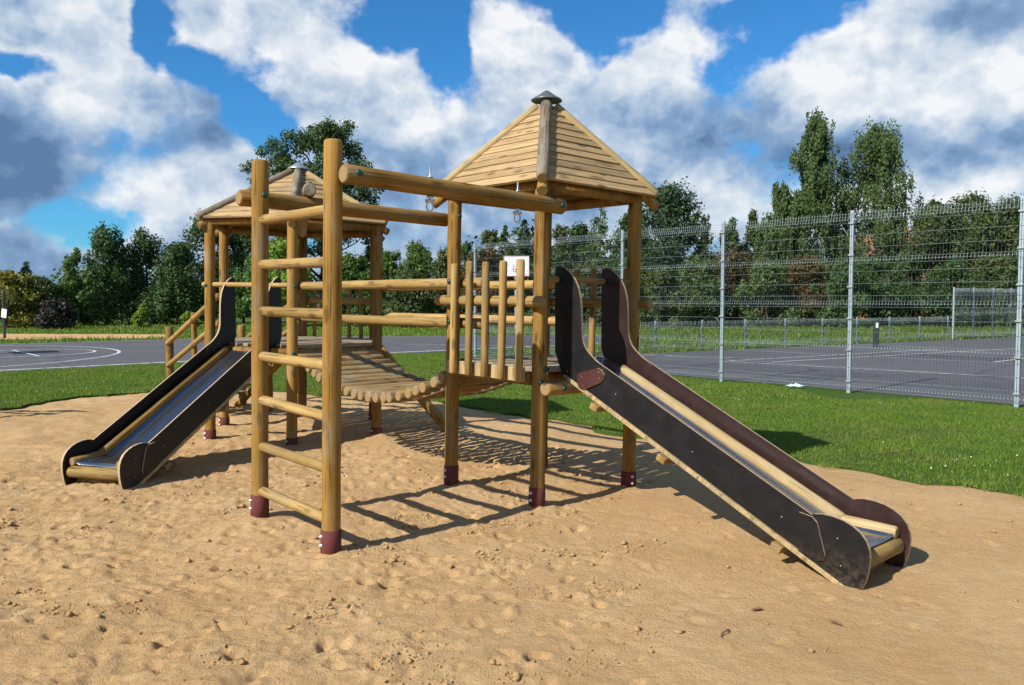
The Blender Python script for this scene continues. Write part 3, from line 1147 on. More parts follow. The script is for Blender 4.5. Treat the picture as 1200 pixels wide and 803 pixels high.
# --- hexagonal tower
DK2 = 1.09
T2 = empty('play_tower', HEXC, ANG, TILT)
tag(T2, 'six-post wooden tower with low six-sided roof at left', 'play tower')
hx = {nm: Vector((S_HEX * math.cos(R(a)), S_HEX * math.sin(R(a)), 0)) for nm, a in zip('FEDCBA', (0, 60, 120, 180, 300, 240))}
order = ['F', 'E', 'D', 'C', 'A', 'B']
for nm in order:
    q = hx[nm]
    wq = HEXC + U * q.x + VV * q.y
    cp = {'A': [(1.0, (-.2, -1, 0)), (1.71, (.1, -1, 0))], 'C': [(1.71, (-1, -.3, 0))]}.get(nm, [])
    post(T2, q.x, q.y, 2.45, cp, hs(wq.x, wq.y) - .05, bolts=((-1, -.1),))
hr = 1.14
roof(T2, [(hr * math.cos(R(a)), hr * math.sin(R(a)), 2.44) for a in (240, 300, 0, 60, 120, 180)], (0, 0, 3.085), 10, 2.44,
     ['bark_wood', 'ridge_wood', 'ridge_wood', 'bark_wood', 'ridge_wood', 'bark_wood'],
     [(S_HEX * math.cos(R(a)), S_HEX * math.sin(R(a)), 2.41) for a in (240, 300, 0, 60, 120, 180)])
bl = []
for i in range(15):
    y = -.855 + .122 * i
    half = min(S_HEX - abs(y) / math.tan(R(60)), S_HEX) - .03
    bl.append(((0, y), 2 * half, .116, 0))
deck(T2, bl, [(hx[a] + Vector((0, 0, DK2 - .088)), hx[c] + Vector((0, 0, DK2 - .088))) for a, c in zip(order, order[1:] + order[:1])], DK2)


def outn(a, c):
    return ((hx[a] + hx[c]) / 2).normalized()


railing(T2, hx['E'], hx['F'], outn('E', 'F'), 1.56, 6, 1.70, .98, pr=.027)
dca = (hx['A'] - hx['C']).normalized()
log('entrance_bar', hx['C'] - dca * .10 + Vector((0, 0, 1.72)), hx['A'] + dca * .05 + Vector((0, 0, 1.72)), .026, 'rail_wood', T2, seg=12)

# --- ladder frame with two overhead beams
LF = empty('climbing_ladder', uv(-1.70, .02), ANG, TILT)
tag(LF, 'tall seven-rung wooden ladder with two overhead beams', 'ladder')
post(LF, 0, 0, 2.50, [(2.31, (.55, -.85, 0))], hs(*uv(-1.7, .02)[:2]), bolts=((-1, .1),))
post(LF, 0, 1.0, 2.50, [(2.26, (.1, -1, 0))], hs(*uv(-1.7, 1.02)[:2]), bolts=((-1, .1),))
for i in range(7):
    z = .225 + .3115 * i
    log('rung', (0, -.01, z), (0, 1.0, z + random.uniform(-.01, .01)), .034, 'rail_wood', LF, seg=12, wob=.03)
fb = log('overhead_beam', (.0, -.112, 2.292), (1.80, -.127, 2.264), .058, 'post_wood', LF)
cap((.075, -.166, 2.30), (.1, -1, .1), LF)
cap((1.745, -.182, 2.264), (.1, -1, .1), LF)
bb = log('overhead_beam', (-.11, 1.105, 2.245), (1.69, 1.12, 2.235), .056, 'post_wood', LF)


def eyebolt(x):
    bm = bmesh.new()
    tube(bm, [(0, 0, -.10), (0, 0, .125)], .006, 8)
    tube(bm, [(0, 0, .058), (0, 0, .062)], .018, 10)
    tube(bm, [(0, 0, -.070), (0, 0, -.060)], .022, 10)
    tube(bm, [(-.03, 0, -.090), (.03, 0, -.090)], .011, 8)
    pts = [(.021 * math.cos(a), 0, -.125 + .030 * math.sin(a)) for a in np.linspace(.6, 2 * math.pi - .6 + 1.2, 15)]
    tube(bm, pts, .006, 6)
    M = Matrix.Translation((x, -.112 - .0085 * x, 2.292 - .016 * x)) @ Matrix.Rotation(R(-35), 4, 'Z')
    link('swing_eye_bolt', bm_mesh('eye', bm, 'bolt_steel'), LF, M)


eyebolt(.62)
eyebolt(1.36)
log('cross_log', (.39, 1.04, 2.345), (.44, 1.15, 2.345), .049, 'bark_wood', LF, endmat='bark_wood')
cap((.415, 1.09, 2.392), (0, 0, 1), LF)
log('hanging_peg', (.40, 1.14, 2.28), (.38, 1.13, 2.01), .05, 'post_wood', LF, r1=.028, rnd_end=.02)

# --- log bridge with hand rails
BR = empty('log_bridge', uv(.45, 2.3), 0)
tag(BR, 'sagging bridge of round logs with hand rails between the towers', 'bridge')


def bw(u, v, z):
    return uv(u, v, z) - BR.location


NLOG = 21
for i in range(NLOG):
    t = i / (NLOG - 1)
    v = 1.10 + (3.60 - 1.10) * t
    sag = 4 * t * (1 - t)
    z = .915 + .04 * t - .285 * sag + .05 * math.sin(t * math.pi) * (t - .5)
    j = random.uniform(-.015, .015)
    jy = random.uniform(-.006, .006)
    du = -.06 - .08 * t
    log('bridge_log', bw(du + j, v + jy, z), bw(du + 1.02 + j, v - jy, z + random.uniform(-.006, .006)), .050 + random.uniform(-.003, .003), 'bridge_wood', BR, seg=12, wob=.03)
for u_ in (.10, .78):
    pts = []
    for i in range(20):
        t = i / 19
        pts.append(bw(u_ - .08 * t, 1.05 + 2.6 * t, .925 + .04 * t - .285 * 4 * t * (1 - t) - .05))
    bm = bmesh.new()
    tube(bm, pts, .012, 6)
    link('chain', bm_mesh('chain', bm, 'galvanised'), BR)
A_, B_ = HEXC + U * hx['A'].x + VV * hx['A'].y, HEXC + U * hx['B'].x + VV * hx['B'].y
for (uo, end, hz) in ((0.03, A_, 1.70), (0.03, A_, 1.365), (1.0, B_, 1.70), (1.0, B_, 1.365)):
    p0 = uv(uo + .10, .76, hz) - BR.location
    p1 = end + U * .10 + Vector((.03, 0, hz + .01)) + VV * .02 - BR.location
    log('hand_rail', p0, p1, .044, 'rail_wood', BR, wob=.03)

# --- slides
def chaikin(pts, it=2):
    for _ in range(it):
        o = []
        n = len(pts)
        for i in range(n):
            a, c = pts[i], pts[(i + 1) % n]
            o += [(a[0] * .75 + c[0] * .25, a[1] * .75 + c[1] * .25), (a[0] * .25 + c[0] * .75, a[1] * .25 + c[1] * .75)]
        pts = o
    return pts


def densify(pts, keep_sharp):
    return pts


TOPP = [(.0, 1.17), (.0, 1.78), (.012, 1.806), (.05, 1.812), (.10, 1.795), (.15, 1.762), (.20, 1.71), (.235, 1.65), (.258, 1.57), (.266, 1.50), (.270, 1.40), (.274, 1.30), (.287, 1.25),
        (.312, 1.207), (.35, 1.17), (.41, 1.125), (.475, 1.090), (.500, 1.062), (.505, 1.02), (.48, .985), (.27, .905), (.10, .99), (.05, 1.06)]
MIDP = [(.44, 1.110), (2.10, .324), (2.10, .075), (.13, .998), (.20, 1.06)]
DISC = [(2.045, .330), (2.08, .349), (2.13, .357), (2.19, .356), (2.25, .345), (2.30, .326), (2.345, .298), (2.378, .26), (2.396, .215), (2.401, .17), (2.397, .11), (2.385, .05), (2.365, .0), (2.34, -.06), (2.29, -.04), (2.05, .085), (2.02, .2)]
PATCH1 = [(.245, 1.012), (.27, 1.03), (.44, 1.072), (.475, 1.065), (.50, 1.03), (.49, .995), (.465, .97), (.30, .905), (.265, .915), (.245, .945)]
PATCH2 = [(1.965, .325), (1.995, .345), (2.075, .333), (2.105, .305), (2.155, .13), (2.145, .098), (2.10, .085), (2.00, .118), (1.985, .15)]


def chute_z(sx):
    return 1.115 - .474 * sx if sx < 1.97 else 1.115 - .474 * 1.97


def slide(loc, rz, W, near_mat, far_mat, patch_mat, label, log_mat='ridge_wood'):
    S = empty('slide', loc, rz)
    tag(S, label, 'slide')
    hw = W / 2
    th = .018
    for sg_, mt in ((1, near_mat), (-1, far_mat)):
        y0 = sg_ * hw
        pn = prism('side_panel', TOPP, y0, y0 + sg_ * th, [mt, 'ply_edge'], S)
        pm = prism('side_panel', MIDP, y0 + sg_ * .003, y0 + sg_ * (th - .002), [mt, 'ply_edge'], S)
        pd = prism('side_panel', DISC, y0 - sg_ * .001, y0 + sg_ * (th + .002), [mt, 'ply_edge'], S)
        pa = prism('joint_plate', PATCH1, y0 + sg_ * (th + .0005), y0 + sg_ * (th + .013), [patch_mat, 'ply_edge'], S)
        pb = prism('joint_plate', PATCH2, y0 + sg_ * (th + .0025), y0 + sg_ * (th + .014), [mt, 'ply_edge'], S)
        yb = y0 + sg_ * (th + .012)
        for x, z, yy in [(.29, 1.0, yb), (.45, 1.045, yb), (.30, .94, yb), (.46, 1.0, yb), (2.0, .30, yb), (2.08, .31, yb), (2.02, .15, yb), (2.12, .13, yb),
                         (.13, 1.03, yb - sg_ * .012), (.6, .90, yb - sg_ * .013), (1.25, .585, yb - sg_ * .013), (1.88, .29, yb - sg_ * .013), (2.22, .24, yb - sg_ * .01), (2.24, .09, yb - sg_ * .01)]:
            link('screw', BOLTM, S, axis_M((x, yy - sg_ * .006, z), (x, yy + sg_, z)) @ Matrix.Scale(.48, 4))
        # wooden lath along the lower edge
        a = Vector((.10, 0, 1.0))
        c = Vector((2.33, 0, -.055))
        dv = (c - a)
        rot = Matrix.Rotation(math.atan2(-dv.z, dv.x), 4, 'Y')
        boxo('edge_lath', (a + c) / 2 + Vector((0, y0 + sg_ * .006, -.006)), (dv.length, .044, .030), 'ridge_wood', S, rot, .004)
        # round log inside the panel
        yl = sg_ * (hw - .040)
        log('side_log', (.24, yl, chute_z(.24) + .032), (2.02, yl, chute_z(2.02) + .036), .038, log_mat, S, seg=14)
        log('side_log', (1.99, yl, chute_z(2.1) + .03), (2.345, yl, chute_z(2.1) + .022), .038, log_mat, S, seg=14)
    # steel chute with turned-up sides
    prof = []
    xs = [.0, .12, .26, .40] + list(np.linspace(.55, 1.95, 9)) + [2.02, 2.06, 2.12, 2.20, 2.335]
    zs = []
    for x in xs:
        z = chute_z(x)
        if x < .40:
            z = min(z, 1.066 - .05 * max(0, x - .10) * 2)
        if x > 1.95:
            t = (x - 1.95) / .17
            z = max(chute_z(x), chute_z(1.95) - .05 * min(t, 1))
            z = .186 if x >= 1.97 else z
        zs.append(z)
    ww = hw - .078
    V, Fc = [], []
    cross = [(-ww - .035, .045), (-ww - .012, .030), (-ww + .012, .006), (-ww + .04, 0), (0, -.002), (ww - .04, 0), (ww - .012, .006), (ww + .012, .030), (ww + .035, .045)]
    m_ = len(cross)
    for x, z in zip(xs, zs):
        for y, dz in cross:
            V.append((x, y, z + dz))
    n0 = len(V)
    for x, z in zip(xs, zs):
        for y, dz in cross:
            V.append((x, y, z + dz - .004))
    nx_ = len(xs)
    for i in range(nx_ - 1):
        for j in range(m_ - 1):
            a, c = i * m_ + j, (i + 1) * m_ + j
            Fc.append((a, c, c + 1, a + 1))
            Fc.append((n0 + a, n0 + a + 1, n0 + c + 1, n0 + c))
    for j in range(m_ - 1):
        e = (nx_ - 1) * m_ + j
        Fc.append((e, n0 + e, n0 + e + 1, e + 1))
        Fc.append((j, j + 1, n0 + j + 1, n0 + j))
    link('chute', py_mesh('chute', V, Fc, ['slide_steel'], [True] * len(Fc)), S)
    log('exit_log', (2.325, -hw, .122), (2.325, hw, .122), .050, 'rail_wood', S, seg=14)
    log('foot_log', (2.22, -hw, .02), (2.22, hw, .02), .05, 'rail_wood', S, seg=12)
    for x in (.42, 1.02, 1.86):
        z = 1.045 - .474 * x - .055
        boxo('cross_batten', (x, 0, z), (.07, W + .10, .045), 'rail_wood', S, Matrix.Rotation(R(25.3), 4, 'Y'))
    return S


# the local x axis of a slide points down the slide; +y is its left-hand side
dr1 = math.atan2(-VV.y, -VV.x)
slide(uv(.455, -.0), dr1, .50, 'ply_brown', 'ply_black', 'ply_maroon', 'long slide with black near side panel ending in the sand at right')
nAC = (U * outn('A', 'C').x + VV * outn('A', 'C').y)
slide(HEXC + nAC * (S_HEX * math.cos(R(30)) - .17), math.atan2(nAC.y, nAC.x) + R(2.0), .56, 'ply_black', 'ply_black', 'ply_black', 'slide with shiny steel chute and dark panels below the six-sided tower', 'post_wood')

# --- stair at the back of the hexagonal tower
nDE = U * outn('D', 'E').x + VV * outn('D', 'E').y
tDE = Vector((-nDE.y, nDE.x, 0))
mDE = HEXC + nDE * S_HEX * math.cos(R(30))
ST = empty('ramp_stair', mDE, math.atan2(nDE.y, nDE.x))
tag(ST, 'wooden stair with sloping log hand rails behind the six-sided tower', 'stair')
for sgn in (-1, 1):
    y = sgn * .525
    log('post', (1.9, y, -.3), (1.9, y, 1.19), .055, 'post_wood', ST)
    log('post', (.95, y, -.3), (.95, y, 1.40), .036, 'post_wood', ST, seg=12)
    log('hand_rail', (.03, y + sgn * .03, 1.62), (1.9, y + sgn * .03, .95), .036, 'rail_wood', ST, seg=12)
    log('hand_rail', (.03, y + sgn * .03, 1.28), (1.9, y + sgn * .03, .64), .036, 'rail_wood', ST, seg=12)
    log('stringer', (.02, y - sgn * .05, .98), (2.0, y - sgn * .05, -.03), .05, 'post_wood', ST, seg=12)
for i in range(6):
    t = (i + .8) / 7
    boxo('step', (.02 + 1.98 * t, 0, 1.05 - 1.0 * t), (.24, .88, .04), 'deck_wood', ST)

# --- climbing ramp at the right of the hexagonal tower
nBF = U * outn('B', 'F').x + VV * outn('B', 'F').y
mBF = HEXC + nBF * S_HEX * math.cos(R(30))
CR = empty('climbing_ramp', mBF, math.atan2(nBF.y, nBF.x))
tag(CR, 'steep log climbing ramp under the far end of the log bridge', 'ramp')
for y in (-.36, .36):
    log('stringer', (.06, y, .98), (.95, y - .02, -.1), .058, 'post_wood', CR)
for i in range(5):
    t = .12 + .17 * i
    log('rung', (.06 + .89 * t, -.40, 1.03 - 1.06 * t), (.06 + .89 * t, .40, 1.03 - 1.06 * t), .03, 'rail_wood', CR, seg=10)

# --- made-up rail, added out of view to cast shadow across the sand at left
OR_ = empty('shadow_rail', (-8.05, 10.35, 0), R(2))
tag(OR_, 'low wooden rail on posts added out of view to shadow the left sand', 'shadow caster')
for x in (-1.2, .0, 1.0):
    log('post', (x, 0, -.4), (x, 0, 1.05), .05, 'post_wood', OR_)
log('rail', (-1.3, 0, 1.0), (1.1, 0, 1.0), .045, 'rail_wood', OR_)
log('rail', (-1.3, .05, .72), (1.1, .05, .72), .035, 'rail_wood', OR_)

# ------------------------------------------------------------------ tall mesh fence
FH = 3.0


def panel_mesh(L, H, folds, wr, vs=.05, hstep=.2, spikes=.03, mat='zinc_wire'):
    kk = ('pan', L, H, wr, vs)
    if kk in MESHC:
        return MESHC[kk]
    bm = bmesh.new()
    # vertical wires are bent outwards at each fold
    zs = [0.04]
    prof = [(0.04, 0)]
    for f in folds:
        prof += [(f - .05, 0), (f, -.028), (f + .05, 0)]
    prof.append((H + spikes, 0))
    nv = int(round(L / vs))
    for i in range(nv + 1):
        x = min(i * vs, L)
        tube(bm, [(x, y, z) for z, y in prof], wr * 1.12, 4)
    hz = []
    z = .04
    while z < H + .001:
        if min(abs(z - f) for f in folds) > .08:
            hz.append((z, 0, wr * .85))
        z += hstep
    for f in folds:
        hz += [(f - .05, 0, wr * .8), (f, -.030, wr * .8), (f + .05, 0, wr * .8)]
    hz.append((H, 0, wr * .8))
    for z, y, q in hz:
        tube(bm, [(0, y + wr, z), (L, y + wr, z)], q, 4)
    me = bm_mesh('mesh_panel', bm, mat)
    MESHC[kk] = me
    return me


def fence(name, start, dv, n, L, H, folds, pw, label, wr, vs=.05, hstep=.2, posts=None, skip_first=False):
    F = empty(name, start, math.atan2(dv.y, dv.x))
    tag(F, label, 'fence')
    for i in range(n + 1):
        p = boxo('fence_post', (i * L, 0, H / 2 + .01), (pw, pw * .8, H + .10), 'zinc_post', F, None, .003)
        for k in range(6 if H > 2.5 else 3):
            z = .2 + (H - .35) * k / (5 if H > 2.5 else 2)
            boxo('clamp', (0, -pw * .55, z - H / 2 - .01), (pw * 1.5, .03, .03), 'bolt_steel', p, None, .003)
    pm = panel_mesh(L, H, folds, wr, vs, hstep)
    for i in range(n):
        link('mesh_panel', pm, F, Matrix.Translation((i * L, -pw * .5 - .004, 0)))
    return F


fence('mesh_fence', FC, FD, 7, 2.5, FH, (.12, .78, 1.50, 2.22, 2.9), .06, 'tall galvanised mesh fence beside the lawn at right', .0025)
fence('low_mesh_fence', FC + LD * .4, LD, 11, 1.93, .90, (.12, .78), .055, 'low galvanised mesh fence along the far side of the fenced court', .0038, .06, .2)
fence('mesh_fence', FC + LD * 22.0, LD, 4, 1.45, 2.05, (.12, 1.0, 1.9), .07, 'short two-metre mesh fence at the far corner of the fenced court', .0045, .05, .2)
# gate post with notice
gp = gnd(1026, 407)
G = empty('gate_post', gp)
tag(G, 'dark gate post with white notice by the low fence', 'post')
boxo('post', (0, 0, .45), (.15, .14, .95), 'dark_pole', G, None, .01)
boxo('notice', (0, -.074, .74), (.08, .006, .17), 'paper', G, None, 0)

# ------------------------------------------------------------------ basketball hoops
def hoop(loc, rz, label, col_w=1.22):
    Hh = empty('basketball_hoop', loc, rz)      # local +x points out over the court
    tag(Hh, label, 'basketball hoop', 'basketball hoops on the courts')
    log('post', (-.75, 0, -.3), (-.75, 0, 3.2), .06, 'zinc_post', Hh, seg=12, endmat='zinc_post', wob=0)
    bm = bmesh.new()
    for y in (-.2, .2):
        tube(bm, [(-.75, y * .3, 2.55), (-.03, y, 2.95)], .025, 8)
        tube(bm, [(-.75, y * .3, 3.1), (-.03, y, 3.25)], .025, 8)
    link('arm', bm_mesh('arm', bm, 'zinc_post'), Hh)
    bd_ = boxo('backboard', (0, 0, 3.2), (.03, col_w, .98), 'white_board', Hh, None, .004)
    w2, h2 = col_w / 2, .49
    for (y, z, dy, dz) in ((0, h2 - .015, col_w, .026), (0, -h2 + .015, col_w, .026), (w2 - .015, 0, .022, .92), (-w2 + .015, 0, .022, .92)):
        boxo('red_border', (.018, y, z), (.006, dy, dz), 'red_paint', bd_, None, 0)
    for (y, z, dy, dz) in ((0, .0, .3, .014), (0, -.26, .3, .014), (.143, -.13, .014, .25), (-.143, -.13, .014, .25)):
        boxo('target_mark', (.0185, y, z), (.005, dy, dz), 'dark_pole', bd_, None, 0)
    bm = bmesh.new()
    tube(bm, [(.27 + .225 * math.cos(a), .225 * math.sin(a), 3.05) for a in np.linspace(0, 2 * math.pi, 25)], .010, 6)
    tube(bm, [(.01, 0, 3.05), (.05, 0, 3.05)], .05, 8)
    link('rim', bm_mesh('rim', bm, 'red_paint'), Hh)
    return Hh


hoop(HOOP + Vector((0.1, -.1, 0)), ANG, 'basketball hoop with white backboard on the open asphalt at far left')
hoop(Vector((.21, 38.0, 0)), R(-88), 'basketball hoop with red-edged white backboard seen behind the pickets')

# pole with notice at far left
pp = gnd(5.5, 397)
PO = empty('notice_pole', pp)
tag(PO, 'thin dark pole with a white notice at far left', 'pole')
log('pole', (0, 0, -.3), (0, 0, 2.0), .055, 'dark_pole', PO, seg=10, endmat='dark_pole', wob=0)
boxo('notice', (.05, -.07, 1.05), (.26, .01, .36), 'paper', PO, Matrix.Rotation(R(-15), 4, 'Z') @ Matrix.Rotation(R(8), 4, 'Y'), 0)

# ------------------------------------------------------------------ small things on the ground
def twig(px, L, ang, r, label, z=None):
    p = gnd(*px)
    zz = hs(p.x, p.y) if z is None else z
    bm = bmesh.new()
    d = Vector((math.cos(ang), math.sin(ang), 0))
    s_ = Vector((-d.y, d.x, 0))
    pts = [d * (L * (t - .5)) + s_ * (L * .05 * math.sin(t * 7)) + Vector((0, 0, r + .012 * math.sin(t * 3.1))) for t in np.linspace(0, 1, 8)]
    tube(bm, pts, [r * (1 - .5 * t) for t in np.linspace(0, 1, 8)], 6)
    tube(bm, [pts[4], pts[4] + d * .06 * L + s_ * .12 * L + Vector((0, 0, .01))], r * .5, 5)
    o = link('twig', bm_mesh('twig', bm, 'dry_twig'))
    o.location = (p.x, p.y, zz)
    tag(o, label, 'twig')


twig((850, 740), .12, 1.0, .0045, 'short brown twig lying on the sand below the right slide')
twig((1045, 538), .75, .55, .006, 'long dry stalk lying in the grass beyond the right slide', .05)
for px, a, lb in [((887, 713), .2, 'small brown dry leaf on the sand in front of the right slide'), ((980, 728), 2.2, 'curled dry leaf on the sand nearest the lower right corner')]:
    p = gnd(*px)
    V = [(-.035, 0, .004), (-.015, .012, .010), (.015, .013, .012), (.038, 0, .006), (.015, -.012, .014), (-.015, -.012, .011), (0, 0, .003)]
    me = py_mesh('leaf', [Vector(q) for q in V], [(0, 6, 1), (1, 6, 2), (2, 6, 3), (3, 6, 4), (4, 6, 5), (5, 6, 0)], ['dry_leaf'])
    o = link('dry_leaf', me)
    o.location = (p.x, p.y, hs(p.x, p.y) + .004)
    o.rotation_euler = (0, 0, a)
    tag(o, lb, 'leaf')
p = gnd(932, 456)
bm = bmesh.new()
bmesh.ops.create_icosphere(bm, subdivisions=2, radius=1)
for v_ in bm.verts:
    v_.co = Vector((v_.co.x * .15, v_.co.y * .09, v_.co.z * .035 + .03)) * random.uniform(.5, 1.3)
o = link('plastic_litter', bm_mesh('litter', bm, 'blue_litter'))
o.location = (p.x, p.y, .03)
tag(o, 'crumpled pale blue plastic litter in the grass by the tall fence', 'litter')

# ------------------------------------------------------------------ trees
def leaf_cloud(clumps, n, size, seed, droop=0.0, jit=.17, vert=0.0):
    """clumps: (x,y,z,rx,ry,rz). returns leaf diamonds spread mostly near the clump surfaces"""
    r = np.random.default_rng(seed)
    C_ = np.array(clumps)
    w = (C_[:, 3] * C_[:, 4] * C_[:, 5]) ** (.6)
    ci = r.choice(len(C_), n, p=w / w.sum())
    d = r.normal(size=(n, 3))
    d /= np.linalg.norm(d, axis=1)[:, None]
    rad = np.clip(r.beta(4, 1.4, n) * 1.12, 0, 1.2) + r.normal(0, jit, n)
    P = C_[ci, :3] + d * C_[ci, 3:] * rad[:, None]
    P[:, 2] -= droop * np.abs(r.normal(size=n)) * C_[ci, 5]
    nrm = d * .9 + r.normal(size=(n, 3)) * .7 + np.array([0, 0, .35])
    nrm /= np.linalg.norm(nrm, axis=1)[:, None]
    t = np.cross(nrm, r.normal(size=(n, 3)))
    if vert:
        t = t * (1 - vert) + np.array([0, 0, -1]) * vert
    t /= np.linalg.norm(t, axis=1)[:, None] + 1e-9
    s = np.cross(nrm, t)
    s /= np.linalg.norm(s, axis=1)[:, None] + 1e-9
    L = size * r.uniform(.6, 1.4, n)[:, None]
    W = L * r.uniform(.4, .7, n)[:, None]
    V = np.stack([P - t * L, P - s * W + nrm * L * .1, P + t * L, P + s * W + nrm * L * .1], 1).reshape(-1, 3)
    ok = P[:, 2] > .03
    return V.reshape(-1, 4, 3)[ok].reshape(-1, 3), np.arange(4 * ok.sum()).reshape(-1, 4)


def limb(bm, p0, p1, r0, r1, rnd, bend=.06):
    p0, p1 = Vector(p0), Vector(p1)
    n = 5
    L = (p1 - p0).length
    pts = [p0.lerp(p1, t / n) + Vector((rnd.uniform(-1, 1), rnd.uniform(-1, 1), 0)) * bend * L * math.sin(t / n * math.pi) for t in range(n + 1)]
    tube(bm, pts, [r0 + (r1 - r0) * t / n for t in range(n + 1)], 7)
    return pts


def tree(name, x, y, H, W, kind, leaf, label, seed, group=None, n=None, bark='bark', base=0.0, lean=0.0):
    rnd = random.Random(seed)
    T = empty(name, (x, y, base))
    tag(T, label, {'shrub': 'shrub', 'spruce': 'conifer'}.get(kind, 'tree'), group)
    cl_ = []
    bm = bmesh.new()
    if kind == 'spruce':
        limb(bm, (0, 0, -.2), (0, 0, H * .95), H * .018 + .04, .02, rnd, .01)
        k = int(9 + H * 1.1)
        for i in range(k):
            t = (i + .5) / k
            z = H * (.08 + .9 * t)
            rad = W / 2 * (1 - t) ** .85 + .08
            m_ = max(3, int(8 * (1 - t) + 3))
            for j in range(m_):
                a = rnd.uniform(0, 6.28)
                q = rad * rnd.uniform(.55, .9)
                cl_.append((q * math.cos(a), q * math.sin(a), z - .12 * rad + rnd.uniform(-.1, .1), rad * .42 + .05, rad * .42 + .05, H / k * .55))
                if j % 3 == 0:
                    limb(bm, (0, 0, z), (q * 1.2 * math.cos(a), q * 1.2 * math.sin(a), z - .12 * rad), .025, .008, rnd, .03)
        V_, F_ = leaf_cloud(cl_, n or 9000, .10, seed, .15)
    elif kind in ('shrub', 'round'):
        z0 = .0 if kind == 'shrub' else H * .12
        nst = 5 if kind == 'shrub' else 1
        for j in range(nst):
            a = rnd.uniform(0, 6.28)
            limb(bm, (.1 * math.cos(a) * nst, .1 * math.sin(a) * nst, -.2), (W * .2 * math.cos(a), W * .2 * math.sin(a), H * .75), .04 + H * .010, .02, rnd)
        m_ = int(26 + H * 3)
        for j in range(m_):
            t = rnd.random()
            z = z0 + (H - z0) * (.08 + .84 * t)
            env = math.sin(math.pi * min(.96, (.14 + .72 * t + .1))) ** .7
            a = rnd.uniform(0, 6.28)
            q = W / 2 * env * math.sqrt(rnd.random()) * .85
            rs = W * rnd.uniform(.075, .16)
            cl_.append((q * math.cos(a), q * math.sin(a), z, rs, rs, rs * rnd.uniform(.7, 1.25)))
            if j % 3 == 0:
                limb(bm, (0, 0, z * .5), (q * math.cos(a), q * math.sin(a), z), .03 + H * .003, .012, rnd)
        for j in range(6):
            a = rnd.uniform(0, 6.28)
            q = W * .18 * rnd.random()
            cl_.append((q * math.cos(a), q * math.sin(a), H * rnd.uniform(.84, .94), W * .08, W * .08, H * .07))
        V_, F_ = leaf_cloud(cl_, n or int(5000 + 480 * H * W / 3), .075 + .004 * H, seed)
    elif kind == 'open':        # tall tree with separate leafy boughs and gaps
        limb(bm, (0, 0, -.3), (lean * .5, 0, H * .85), H * .020 + .05, .06, rnd, .03)
        for j in range(44):
            t = rnd.random()
            z = H * (.34 + .60 * t)
            env = (math.sin(math.pi * (.22 + .66 * t)) ** .8)
            a = j * 2.399 + rnd.uniform(-.3, .3)
            q = W / 2 * env * rnd.uniform(.45, .95)
            e = Vector((q * math.cos(a) + lean * t, q * math.sin(a), z))
            st = Vector((lean * .4 * t, 0, z - q * .75))
            pts = limb(bm, st, e, .07 + .04 * (1 - t), .02, rnd, .08)
            for s_ in range(4):
                pb = pts[2 + s_ % 4] if s_ else e
                rs = W * rnd.uniform(.030, .062)
                o_ = Vector((rnd.uniform(-1, 1), rnd.uniform(-1, 1), rnd.uniform(-.5, .9))) * W * .075
                cl_.append((*(pb + o_), rs, rs, rs * .8))
        V_, F_ = leaf_cloud(cl_, n or 34000, .10, seed)
    elif kind == 'birch':
        limb(bm, (0, 0, -.3), (lean, 0, H * .95), H * .014 + .04, .02, rnd, .02)
        cell = {}
        for j in range(300):
            t = rnd.random() ** .85
            z = H * (.10 + .87 * t)
            env = ((1 - t) ** .6) * min(1, .45 + 2.6 * t) + .05
            a = (j * 2.399) % 6.2832
            cg = cell.setdefault((int(t * 9), int(a / .9)), 0.0 if rnd.random() < .30 else rnd.uniform(.55, 1.3))
            if cg == 0.0:
                continue
            q = W / 2 * env * rnd.uniform(.25, 1.0) * cg
            e = Vector((q * math.cos(a) + lean * t, q * math.sin(a), z))
            if j % 6 == 0:
                limb(bm, (lean * t * .9, 0, z - q * .9), e, .045, .012, rnd, .08)
            for s_ in range(3):
                rs = W * rnd.uniform(.016, .040)
                o_ = Vector((rnd.uniform(-1, 1), rnd.uniform(-1, 1), rnd.uniform(-1.2, .5))) * W * .08
                cl_.append((e.x + o_.x, e.y + o_.y, e.z + o_.z, rs * .8, rs * .8, rs * 2.3))
        for j in range(5):
            cl_.append((lean + rnd.uniform(-.2, .2) + .12 * j * (1 if lean < 0 else -1), rnd.uniform(-.2, .2), H * (.90 + .02 * j), W * .035, W * .035, H * .03))
        V_, F_ = leaf_cloud(cl_, n or 40000, .085, seed, .6, .32, .6)
    elif kind == 'poplar':
        limb(bm, (0, 0, -.3), (0, 0, H * .9), H * .015 + .04, .02, rnd, .02)
        for j in range(int(26 + H * 2)):
            t = rnd.random()
            z = H * (.06 + .90 * t)
            env = (1 - t) ** .6 * .9 + .12
            a = j * 2.399
            q = W / 2 * env * rnd.uniform(.2, .95)
            rs = W * rnd.uniform(.09, .16) * (.6 + .5 * (1 - t))
            cl_.append((q * math.cos(a), q * math.sin(a), z, rs, rs, rs * 1.5))
            if j % 2 == 0:
                limb(bm, (0, 0, max(.1, z - q)), (q * math.cos(a), q * math.sin(a), z), .04, .012, rnd)
        V_, F_ = leaf_cloud(cl_, n or int(7000 + 560 * H * W / 3), .10, seed)
    link('trunk', bm_mesh('trunk', bm, bark), T)
    link('crown', np_mesh('crown', V_, F_, [leaf]), T)
    return T


